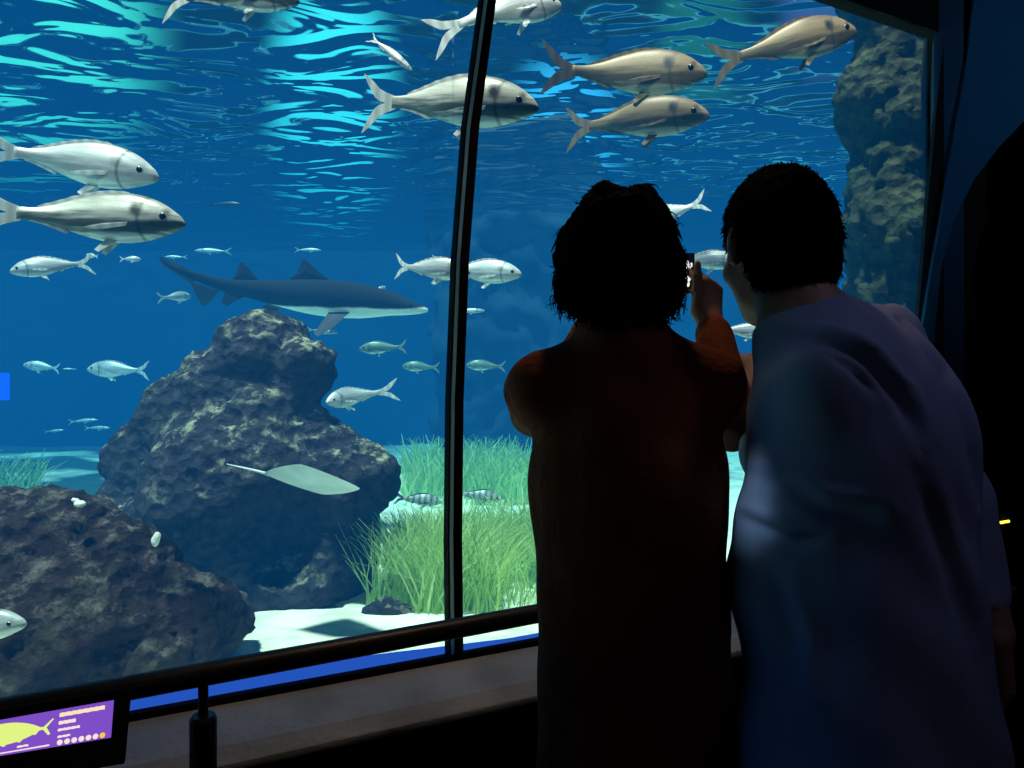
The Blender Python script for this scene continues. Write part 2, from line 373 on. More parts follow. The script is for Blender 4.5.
# window ledge of concrete, sloping down to the room
b = MB(); b.prism([G(-5, 0, .60), G(-5, 0, .53), G(-5, -.21, .53), G(-5, -.21, .548), G(-5, -.17, .57)], U*8.2)
props(b.build('trim_1', M_conc, bevel=.006), kind='structure')
b = MB(); b.prism([G(-5, 0, .585), G(-5, 0, .612), G(-5, -.022, .612), G(-5, -.022, .585)], U*8.05)
props(b.build('trim_2', M_black), kind='structure')
b = MB(); zs = [(-5, .648), (.3, .648), (.75, .632), (1.15, .612), (3.0, .606)]
for (t0, z0), (t1, z1) in zip(zs[:-1], zs[1:]): b.add([G(t0, .015, .57), G(t0, .015, z0), G(t0, .03, z0), G(t0, .03, .57), G(t1, .015, .57), G(t1, .015, z1), G(t1, .03, z1), G(t1, .03, .57)], [(0, 1, 5, 4), (1, 2, 6, 5), (2, 3, 7, 6), (0, 3, 2, 1), (4, 5, 6, 7)])
props(b.build('trim_3', M_rim_glow), kind='structure')

# the window: two acrylic panes, a leaning curved mullion with its grey sealant line
def on_glass(px, py, d=0.0):
    r = np.array([(px-512)/F, 1.0, -(py-384)/F]); p0 = G(0, d)
    s = ((p0-CAM)@N)/(r@N); return CAM+r*s
win = empty('window_1', G(1, 0, .6), kind='structure')
M_glass = glass_mat()
top_m = on_glass(491, -60); bot_m = on_glass(454, 662)
mp = [(503, -150), (487, 0), (469.5, 130), (459.5, 260), (454, 400), (452.5, 540), (454, 668)]
cl = [on_glass(*p) for p in mp]
def strip(off0, off1, dn0, dn1, pts):
    b = MB(); rings = []
    for p in pts:
        rings.append([p+U*off0+N*dn0, p+U*off1+N*dn0, p+U*off1+N*dn1, p+U*off0+N*dn1])
    V = [v for r in rings for v in r]; n = len(pts)
    Fc = [(i*4+j, i*4+(j+1) % 4, (i+1)*4+(j+1) % 4, (i+1)*4+j) for i in range(n-1) for j in range(4)]+[(3, 2, 1, 0), tuple((n-1)*4+j for j in range(4))]
    b.add(V, Fc); return b
rehome(strip(-.004, .019, -.020, .018, cl).build('mullion', M_black), win)
rehome(strip(-.0215, -.0165, -.020, .010, cl).build('mullion_lip', M_black), win)
sv = [v for p in cl for v in (p-U*.0166-N*.014, p-U*.0038-N*.014)]
rehome(mesh('sealant', sv, [(2*i, 2*i+1, 2*i+3, 2*i+2) for i in range(len(cl)-1)], M_seal, smooth=False), win)
def pane(t0, t1, edge):
    b = MB(); b.prism([zv(G(t0), .60), zv(G(t1), .60), zv(G(t1), 2.75), zv(G(t0), 2.75)], N*.012)
    return rehome(b.build('pane', M_glass), win)
tm = (bot_m-G0)@U
pane(-5, tm, 0); pane(tm+.002, 3.02, 1)
b = MB(); b.prism([zv(G(-5), 2.97), zv(G(3.1), 2.97), zv(G(3.1), 3.76), zv(G(-5), 3.76)], N*.012); rehome(b.build('upper_pane', M_glass), win)

# right-hand blue wall with its dark archway
W0 = np.array([1.66, 2.90, 0]); WD = np.array([.9707, -.2402, 0]); WN = np.array([.2402, .9707, 0])
def on_wall(px, py, off=0.0):
    r = np.array([(px-512)/F, 1.0, -(py-384)/F]); s = ((W0+WN*off-CAM)@WN)/(r@WN); return CAM+r*s
arc_px = [(934, 900), (934, 420), (935, 330), (941, 270), (954, 220), (975, 178), (1000, 146), (1024, 121), (1060, 95), (1110, 72), (1180, 60), (1260, 66)]
left_px = [(890, 900), (905, 420), (922, 330), (932, 270), (941, 220), (948, 178), (954, 146), (958, 121), (963, 92), (966, 72), (969, 50), (971, 30)]
b = MB(); A = [on_wall(*p) for p in arc_px]; Lw = [on_wall(*p) for p in left_px]
TL = on_wall(988, -140); TR = on_wall(1260, -140)
A[0][2] = Lw[0][2] = 0.0
for i in range(len(A)-1):
    b.prism([Lw[i], A[i], A[i+1], Lw[i+1]], WN*.06)
b.prism([Lw[-1], A[-1], TR, TL], WN*.06)
e1 = W0+WD*3.6
b.prism([zv(A[-1], A[-1][2]), zv(e1, A[-1][2]), zv(e1, TR[2]), TR], WN*.06)
b.prism([zv(TL, TL[2]), zv(e1, TL[2]), zv(e1, 2.9), zv(TL, 2.9)], WN*.06)
props(b.build('wall_right', M_blue), kind='structure')
b = MB(); J = [on_wall(*p, off=.04) for p in [(905, 900), (912, 420), (919, 310), (928, 200), (940, 80), (948, 0), (952, -60), (1010, -60), (1000, 0), (985, 200), (950, 420), (940, 900)]]
for i in range(5): b.prism([J[i], J[11-i], J[10-i], J[i+1]], WN*.05)
props(b.build('trim_4', M_black), kind='structure')
# corridor beyond the archway
wall('wall_corridor', [(1.78, 3.02, 0), (4.2, 7.6, 0), (4.2, 7.6, 2.85), (1.78, 3.02, 2.85)], (.06, -.03, 0), M_black)
wall('wall_far', [(4.2, 7.6, 0), (7.5, 7.6, 0), (7.5, 7.6, 2.85), (4.2, 7.6, 2.85)], (0, .1, 0), M_black)
wall('wall_side', [(7.5, -3.2, 0), (7.5, 7.6, 0), (7.5, 7.6, 2.85), (7.5, -3.2, 2.85)], (.1, 0, 0), M_black)

# tank shell
TP = [np.array(p, float) for p in [(-5.45, -.82), (1.66, 2.95), (7.45, 13.6), (-11.6, 13.6), (-11.6, -.82)]]
def twall(name, i, j, h=3.9):
    a, c = TP[i], TP[j]; d = (c-a)/np.linalg.norm(c-a); n = np.array([d[1], -d[0], 0])*.1
    wall(name, [zv(a, -.1), zv(c, -.1), zv(c, h), zv(a, h)], n, M_tank)
twall('wall_tank_right', 1, 2); twall('wall_tank_back', 2, 3); twall('wall_tank_left', 3, 4); twall('wall_tank_near', 4, 0)
# sand bed
nx, ny = 150, 120
xs = np.linspace(-11.6, 7.4, nx); ys = np.linspace(-.8, 13.6, ny)
XX, YY = np.meshgrid(xs, ys, indexing='ij'); Q = np.stack([XX.ravel(), YY.ravel(), 0*XX.ravel()], 1)
Q[:, 2] = .20+.10*fbm(Q, .7, 3)+.012*np.sin(Q[:, 1]*14+3*vnoise(Q*1.1))
inside = ((Q-G(0, .06))@N > 0)
right = ((Q[:, 0]-1.66)*(13.6-2.95)-(Q[:, 1]-2.95)*(7.45-1.66)) < 0
ok = inside & right
Fc = []
for i in range(nx-1):
    for j in range(ny-1):
        q = [i*ny+j, (i+1)*ny+j, (i+1)*ny+j+1, i*ny+j+1]
        if any(ok[k] for k in q): Fc.append(q)
Q2 = Q.copy()
d = (Q2-G(0, .05))@N; m = d < 0; Q2[m] -= np.outer(d[m], N)
o = mesh('sand_bed', Q2, Fc, M_sand); props(o, kind='structure')
# water body and its rippled surface
b = MB(); b.prism([zv(p, .02) for p in [G(-4.98, .014), G(3.0, .014)]+[np.array([7.3, 13.5]), np.array([-11.5, 13.5]), np.array([-11.5, -.7])]], (0, 0, 3.69))
props(b.build('water_body', water_mat()), kind='structure')
b = MB(); V = [zv(p, 3.72) for p in [G(-4.98, .06), G(3.0, .06)]+[np.array([7.4, 13.55]), np.array([-11.55, 13.55]), np.array([-11.55, -.75])]]
o = mesh('water_surface', V, [(0, 1, 2, 3, 4)], ripple_mat(), smooth=False); props(o, kind='structure')

# glowing panels added above the tank to make the bright columns in the ripples
glow_panels = [(-150, 190, -130, 215, 15.0, (70, 205, 185), 2.3, 'broad teal glow panel added above the water at far left'),
                (250, 412, -70, 270, 15.0, (60, 210, 215), 2.2, 'tall cyan glow panel added above the water left of the mullion'),
                (490, 640, 30, 240, 15.0, (60, 185, 240), 1.8, 'narrow pale blue glow panel added above the water right of the mullion'),
                (645, 760, -60, 130, 15.0, (60, 190, 170), .35, 'dim green glow panel added above the two golden bream'),
                (770, 880, -90, 100, 15.0, (110, 150, 240), .4, 'small violet blue glow panel added above the water beside the rock column')]
for (x0, x1, y0, y1, Y, c, s, lab) in glow_panels:
    a, c2 = P(x0, y0, Y), P(x1, y1, Y)
    b = MB(); b.prism([(a[0], Y, c2[2]), (c2[0], Y, c2[2]), (c2[0], Y, a[2]), (a[0], Y, a[2])], (0, .05, 0))
    o = b.build('glow_panel', soft_panel('panel_glow', lin(*c), s)); props(recentre(o, (float((a[0]+c2[0])/2), Y, float(c2[2]))), lab, 'light', 'glow panels added above the tank')

# ================================================================ ROCKS
M_rock = rock_mat('reef_rock', (.016, .016, .024, 1), (.060, .052, .070, 1), (.62, .60, .40, 1), .9, (.05, .055, .05, 1))
M_rock2 = rock_mat('reef_rock_brown', (.016, .009, .010, 1), (.060, .036, .038, 1), (.36, .32, .28, 1), .5, (.055, .06, .035, 1))
M_rock3 = rock_mat('column_rock', (.012, .022, .012, 1), (.065, .09, .045, 1), (.16, .17, .1, 1), .35, (.025, .06, .028, 1))
def blob(px, py, Y, rp, k=.10, fl=1.0):
    r = rp/F*Y; return el(P(px, py, Y), (r, r, r*fl), I3, k)
def rock(name, blobs, h, amp, mat, label, carve=(), sc_=2.2):
    V, Q = sdf(blobs, h, carve=carve)
    o = npmesh(name, V, Q, mat)
    displace(o, lambda c: amp*fbm(c.astype(float), sc_, 5, .55)); displace(o, lambda c: amp*.30*fbm(c.astype(float), sc_*6, 3, .6))
    co = V; base = (float(co[:, 0].mean()), float(co[:, 1].mean()), .15)
    return props(recentre(o, base), label, 'rock')
rock('reef_rock', [blob(262, 356, 4.3, 47, .06), blob(303, 372, 4.22, 33, .03), blob(232, 376, 4.3, 34, .06), blob(222, 405, 4.3, 52, .08), blob(180, 425, 4.3, 42, .08), blob(268, 428, 4.2, 52, .08), blob(152, 458, 4.3, 40, .06), blob(300, 458, 4.2, 52, .06),
     blob(205, 462, 4.05, 40, .04), blob(230, 490, 4.1, 84), blob(335, 480, 4.1, 46, .06), blob(372, 474, 4.15, 30, .05), blob(130, 512, 4.2, 34, .06), blob(190, 560, 4.1, 85), blob(285, 560, 4.2, 80), blob(338, 555, 4.25, 44), blob(318, 585, 3.95, 26, .05), blob(250, 610, 4.25, 92)],
     .03, .10, M_rock, 'tall dark boulder stack in the middle of the tank, peak under the shark', carve=[blob(282, 540, 3.72, 52, .06), blob(292, 412, 3.92, 16, .05)], sc_=3.3)
rock('reef_rock', [blob(50, 560, 3.0, 66, .07), blob(120, 572, 3.0, 56, .07), blob(-40, 580, 3.0, 95), blob(95, 630, 2.9, 80), blob(165, 625, 3.0, 56, .06), blob(205, 615, 3.1, 38, .05), blob(236, 612, 3.2, 20, .04), blob(20, 650, 2.75, 90), blob(140, 660, 2.9, 55), blob(-120, 640, 2.9, 110)],
     .025, .13, M_rock2, 'low brown encrusted rock in the front left corner of the tank', sc_=3.4)
cols = []
for i, y in enumerate(range(-260, 760, 62)):
    cx = 908+random.uniform(-7, 7)-(y-100)*.018; r = 56+random.uniform(-9, 9)
    cols.append(blob(cx, y, 4.3, r, .09))
rock('rock_column', cols, .025, .13, M_rock3, 'tall mossy rock column at the right end of the tank window', sc_=3.0)
rock('reef_rock', [blob(388, 609, 3.78, 17, .03, .7), blob(372, 613, 3.78, 13, .03, .7), blob(404, 614, 3.8, 13, .03, .6)], .012, .03, M_rock, 'small dark low stone on the sand at the left foot of the seagrass', sc_=8)
rock('far_rock', [blob(520+dx, y, 11.5, 58+random.uniform(-8, 8), .3) for y in range(180, 480, 40) for dx in (-22, 25)], .09, .4, surf('far_rock_stone', (.03, .06, .09, 1), scale=1.5, rough=.95, spec=.05), 'faint hazy rock tower far back right of the mullion', sc_=1.1)
rock('pale_shell', [blob(80, 504, 2.8, 5.5, .01, .6), blob(75, 500, 2.8, 3.5, .01, .6)], .004, .006, surf('white_shell', (.95, .95, .88, 1), rough=.6), 'white shell lying on top of the brown rock near its left crest', sc_=30)
rock('pale_shell', [blob(155, 541, 2.78, 4, .01, 1.4), blob(157, 536, 2.78, 3, .01, 1.3)], .004, .006, bpy.data.materials['white_shell'], 'small white shell stuck on the right shoulder of the brown rock', sc_=30)

# ================================================================ SEAGRASS
def grass_mat():
    m, nt, out = newmat('seagrass_blade')
    at = nd(nt, 'Attribute', attribute_name='tint')
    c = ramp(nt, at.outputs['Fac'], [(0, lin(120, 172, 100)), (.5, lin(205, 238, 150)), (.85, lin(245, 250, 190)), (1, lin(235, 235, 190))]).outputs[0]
    d = nd(nt, 'BsdfDiffuse'); t = nd(nt, 'BsdfTranslucent'); mx = nd(nt, 'MixShader', Fac=.5)
    nt.links.new(c, d.inputs[0]); nt.links.new(c, t.inputs[0]); nt.links.new(d.outputs[0], mx.inputs[1]); nt.links.new(t.outputs[0], mx.inputs[2]); nt.links.new(mx.outputs[0], out.inputs[0]); return m
M_grass = grass_mat()
def meadow(n, px0, px1, Y0, Y1, h0, h1, w, label, clump=.9, edge=0):
    V = []; Fc = []; T = []
    k = 0
    while k < n:
        Y = random.uniform(Y0, Y1); px = random.uniform(px0, px1)
        p = P(px, 0, Y); p[2] = .2
        if Y < 5 and ((px < 394 and Y > 3.95) or (abs(px-388) < 26 and abs(Y-3.78) < .12)): continue
        dens = vnoise(np.array([[p[0]*2.1, p[1]*2.1, 3.0]]))[0]
        if dens < -.18 and random.random() < clump: continue
        k += 1
        h = random.uniform(h0, h1)*(1+.5*dens); lean = np.array([random.gauss(.03, .13), random.gauss(0, .1), 0]); cur = np.array([random.gauss(0, .22), random.gauss(0, .12), 0])
        if random.random() < .06: cur *= 3; 
        a = random.uniform(0, math.pi); sd = np.array([math.cos(a), math.sin(a)*.5, 0])*w*random.uniform(.6, 1.2)
        tint = min(1, max(0, random.gauss(.5, .22)))
        b0 = len(V); S = 5
        for i in range(S+1):
            t = i/S; c = p+lean*t*h*2+cur*t*t*h+np.array([0, 0, h*t*(1-.12*t)-.03]); ww = sd*(1-.75*t**2)
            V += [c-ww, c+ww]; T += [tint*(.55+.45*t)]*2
        Fc += [(b0+2*i, b0+2*i+1, b0+2*i+3, b0+2*i+2) for i in range(S)]
    o = mesh('seagrass', V, Fc, M_grass)
    at = o.data.attributes.new('tint', 'FLOAT', 'POINT'); at.data.foreach_set('value', T)
    base = np.mean(V, 0); base[2] = .2
    return props(recentre(o, base), label, 'seagrass', kind='stuff')
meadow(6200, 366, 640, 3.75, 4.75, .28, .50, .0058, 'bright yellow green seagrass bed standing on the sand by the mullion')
meadow(1900, 405, 640, 7.0, 9.7, .26, .52, .013, 'hazy teal seagrass bed farther back behind the bright one')
meadow(300, -60, 38, 7.0, 9.0, .2, .4, .016, 'dim green seagrass bed far back at the left edge')

# ================================================================ FISH
def interp(ts, xs_, t):
    v = np.interp(t, ts, xs_); return v
ST = [0, .03, .08, .15, .25, .36, .5, .65, .78, .88, .95, 1.0]
PROF = {
 'bream': dict(top=[.0, .036, .072, .108, .138, .150, .142, .108, .066, .042, .034, .036], bot=[-.014, -.038, -.058, -.082, -.108, -.122, -.12, -.09, -.052, -.032, -.028, -.032], wid=[.006, .028, .045, .06, .07, .072, .066, .048, .03, .018, .012, .007]),
 'slim': dict(top=[.0, .018, .035, .05, .064, .07, .068, .055, .036, .024, .02, .02], bot=[-.008, -.02, -.034, -.048, -.062, -.07, -.068, -.052, -.032, -.02, -.017, -.018], wid=[.005, .016, .027, .036, .042, .044, .04, .03, .019, .012, .009, .006]),
}
def fish_parts(shape, bend, mats, forked=1.0, dorsal=.016):
    mb, mf, me_ = mats
    pr = PROF[shape]; n = 44; seg = 22
    tt = np.linspace(0, 1, n)**1.0
    tt = np.concatenate([[0, .008, .018], np.linspace(.03, 1, n-3)])
    sm = lambda a: np.interp(tt, ST, a)
    def smooth(a):
        for _ in range(3): a[1:-1] = (a[:-2]+2*a[1:-1]+a[2:])/4
        return a
    top, bot, wid = smooth(sm(pr['top'])), smooth(sm(pr['bot'])), smooth(sm(pr['wid']))
    xo = .5-.82*tt
    def bend_f(v):
        v = np.array(v, float); x = v[..., 0]; q = np.clip(.15-x, 0, None); v[..., 1] += bend*q*q*1.6; return v
    V = []; Fc = []
    for i in range(n):
        zc = (top[i]+bot[i])/2; hz = (top[i]-bot[i])/2
        for a in np.linspace(0, 2*math.pi, seg, endpoint=False):
            ca, sa = math.cos(a), math.sin(a)
            V.append((xo[i], wid[i]*math.copysign(abs(ca)**.9, ca), zc+hz*math.copysign(abs(sa)**1.0, sa)))
    Fc = [(i*seg+j, (i+1)*seg+j, (i+1)*seg+(j+1) % seg, i*seg+(j+1) % seg) for i in range(n-1) for j in range(seg)]
    Fc += [tuple(range(seg)), tuple((n-1)*seg+j for j in range(seg))[::-1]]
    out = [('body', bend_f(V), Fc, mb, True)]
    def slab(pts, th):
        """thin two-sided fin from an outline; y = centre offset"""
        b = MB(); k = len(pts); A = [(x, y-th, z) for x, y, z in pts]+[(x, y+th, z) for x, y, z in pts]
        b.add(A, [tuple(range(k))[::-1], tuple(range(k, 2*k))]+[(i, (i+1) % k, k+(i+1) % k, k+i) for i in range(k)]); return b.v, b.f
    zt = .034 if shape == 'bream' else .019; T = .155 if shape == 'bream' else .10
    tail = [(-.30, 0, zt), (-.36, 0, zt+.022), (-.43, 0, T*.72), (-.485, 0, T), (-.50, 0, T*1.02), (-.47, 0, T*.6), (-.435, 0, T*.28*(1 if forked else 2)), (-.425+.0*forked, 0, .0)]
    half = tail; low = [(x, 0, -z) for x, y, z in tail][::-1]
    # two lobes as one fin: strips rather than one concave polygon
    b = MB()
    for sg in (1, -1):
        in_ = [(-.30, zt*.0), (-.36, .0), (-.40, .012), (-.425, .03), (-.452, .07), (-.478, T*.72), (-.498, T*1.0)]
        ou = [(-.30, zt), (-.36, zt+.022), (-.40, T*.5), (-.43, T*.70), (-.46, T*.87), (-.485, T*.98), (-.502, T*1.04)]
        for i in range(len(in_)-1):
            q = [(in_[i][0], 0, sg*in_[i][1]), (ou[i][0], 0, sg*ou[i][1]), (ou[i+1][0], 0, sg*ou[i+1][1]), (in_[i+1][0], 0, sg*in_[i+1][1])]
            V2, F2 = slab(q, .003); b.add(V2, F2)
    out.append(('tail_fin', bend_f(b.v), b.f, mf, False))
    def top_at(x): return float(np.interp(.5-x, .5-xo, top))
    def bot_at(x): return float(np.interp(.5-x, .5-xo, bot))
    b = MB()
    xsd = np.linspace(.22, -.22, 15)
    for i in range(14):
        h0 = dorsal*(math.sin(math.pi*min(1, (i+.6)/15))**.5)*(1+.25*(i % 2)); h1 = dorsal*(math.sin(math.pi*min(1, (i+1.6)/15.7))**.5)*(1+.25*((i+1) % 2))
        if i == 13: h1 = .004
        q = [(xsd[i], 0, top_at(xsd[i])-.008), (xsd[i]-.012, 0, top_at(xsd[i])+h0), (xsd[i+1]-.012, 0, top_at(xsd[i+1])+h1), (xsd[i+1], 0, top_at(xsd[i+1])-.008)]
        V2, F2 = slab(q, .0025); b.add(V2, F2)
    out.append(('dorsal_fin', bend_f(b.v), b.f, mf, False))
    b = MB(); xa = np.linspace(-.08, -.25, 7)
    for i in range(6):
        h0 = dorsal*.95*(1-i/8); h1 = dorsal*.95*(1-(i+1)/8)
        q = [(xa[i], 0, bot_at(xa[i])+.008), (xa[i]-.02, 0, bot_at(xa[i])-h0), (xa[i+1]-.02, 0, bot_at(xa[i+1])-h1), (xa[i+1], 0, bot_at(xa[i+1])+.008)]
        V2, F2 = slab(q, .0025); b.add(V2, F2)
    out.append(('anal_fin', bend_f(b.v), b.f, mf, False))
    ws = 1.0 if shape == 'bream' else .55
    for sg in (1, -1):
        zb = bot_at(.16); V2, F2 = slab([(.17, sg*.02*ws, zb+.015), (.10, sg*.022*ws, zb+.012), (.055, sg*.05*ws, zb-.05*ws), (.075, sg*.052*ws, zb-.062*ws)], .003)
        out.append(('pelvic_fin', bend_f(V2), F2, mf, False))
        V2, F2 = slab([(.225, sg*.068*ws, -.018*ws), (.215, sg*.069*ws, -.04*ws), (.12, sg*.082*ws, -.062*ws), (.03, sg*.09*ws, -.07*ws), (.02, sg*.092*ws, -.06*ws), (.10, sg*.084*ws, -.036*ws)], .003)
        out.append(('pectoral_fin', bend_f(V2), F2, mf, False))
        ex, ez = (.395, .022) if shape == 'bream' else (.42, .01); ew = float(np.interp(.5-ex, .5-xo, wid))*.93
        r = .021 if shape == 'bream' else .012
        V3 = []; F3 = []; mi = []; kk = 12
        for a in range(5):
            ph = a/4*math.pi/2
            for j in range(kk):
                th = 2*math.pi*j/kk; V3.append((ex+r*math.cos(ph)*math.cos(th), sg*(ew+r*.45*math.sin(ph)), ez+r*math.cos(ph)*math.sin(th)))
        for a in range(4):
            for j in range(kk): F3.append((a*kk+j, a*kk+(j+1) % kk, (a+1)*kk+(j+1) % kk, (a+1)*kk+j)); mi.append(0 if a < 1 else 1)
        out.append(('eye', bend_f(V3), F3, (me_, M_pupil, mi), True))
    return out
M_pupil = surf('pupil', (.004, .004, .005, 1), rough=.2); M_iris = surf('iris', (.6, .6, .5, 1), rough=.3, metal=.5)
MF = {
 'silver': (fish_mat('silver_scales', (.15, .17, .15, 1), (.60, .61, .56, 1), (.80, .84, .82, 1), .95, lowc=(.13, .17, .14, 1)), fin_mat('pale_fin', (.72, .76, .76, 1)), M_iris),
 'plain': (fish_mat('plain_silver_scales', (.35, .38, .4, 1), (.72, .76, .78, 1), (.9, .93, .92, 1), .35), fin_mat('white_fin', (.9, .93, .93, 1)), M_iris),
 'gold': (fish_mat('golden_scales', (.11, .075, .04, 1), (.28, .205, .12, 1), (.55, .48, .36, 1), .98, lowc=(.15, .12, .075, 1), rough=.5, metal=.1), fin_mat('brown_fin', (.34, .29, .21, 1)), M_iris),
 'green': (fish_mat('greenish_scales', (.10, .16, .12, 1), (.25, .36, .28, 1), (.75, .8, .7, 1), .2), fin_mat('green_fin', (.4, .5, .42, 1)), M_iris),
 'striped': (fish_mat('striped_scales', (.25, .28, .28, 1), (.55, .6, .58, 1), (.75, .8, .76, 1), 0, .6), fin_mat('dark_fin', (.12, .15, .15, 1)), M_iris),
 'dark': (fish_mat('dark_scales', (.02, .03, .04, 1), (.04, .06, .08, 1), (.08, .10, .12, 1), 0), fin_mat('black_fin', (.03, .04, .05, 1)), M_iris),
}
CACHE = {}
def fish_proto(shape, mk, bend):
    key = (shape, mk, bend)
    if key in CACHE: return CACHE[key]
    parts = []
    for (nm, V, Fc, mat, s) in fish_parts(shape, bend, MF[mk]):
        me = bpy.data.meshes.new(nm); me.from_pydata([tuple(map(float, v)) for v in V], [], [tuple(f) for f in Fc]); me.update()
        bm = bmesh.new(); bm.from_mesh(me); bmesh.ops.recalc_face_normals(bm, faces=bm.faces); bm.to_mesh(me); bm.free()
        if isinstance(mat, tuple):
            me.materials.append(mat[0]); me.materials.append(mat[1]); me.polygons.foreach_set('material_index', mat[2])
        else: me.materials.append(mat)
        if s: me.polygons.foreach_set('use_smooth', [True]*len(me.polygons))
        parts.append((nm, me))
    CACHE[key] = parts; return parts
def fish(name, shape, mk, px, py, L, Y, yaw, pitch, label, group=None, bend=0.0, roll=0.0, cat='fish'):
    ln = L/F*Y/max(.35, abs(math.cos(math.radians(yaw))))
    r = empty(name, P(px, py, Y), label, cat, group)
    r.rotation_euler = (math.radians(roll), math.radians(-pitch), math.radians(yaw)); r.scale = (ln,)*3
    for nm, me in fish_proto(shape, mk, bend):
        o = bpy.data.objects.new(nm, me); COL.objects.link(o); o.parent = r
    return r
FG = 'silver sea bream'; FD = 'small fish far back in the blue water'; GG = 'golden brown sea bream'
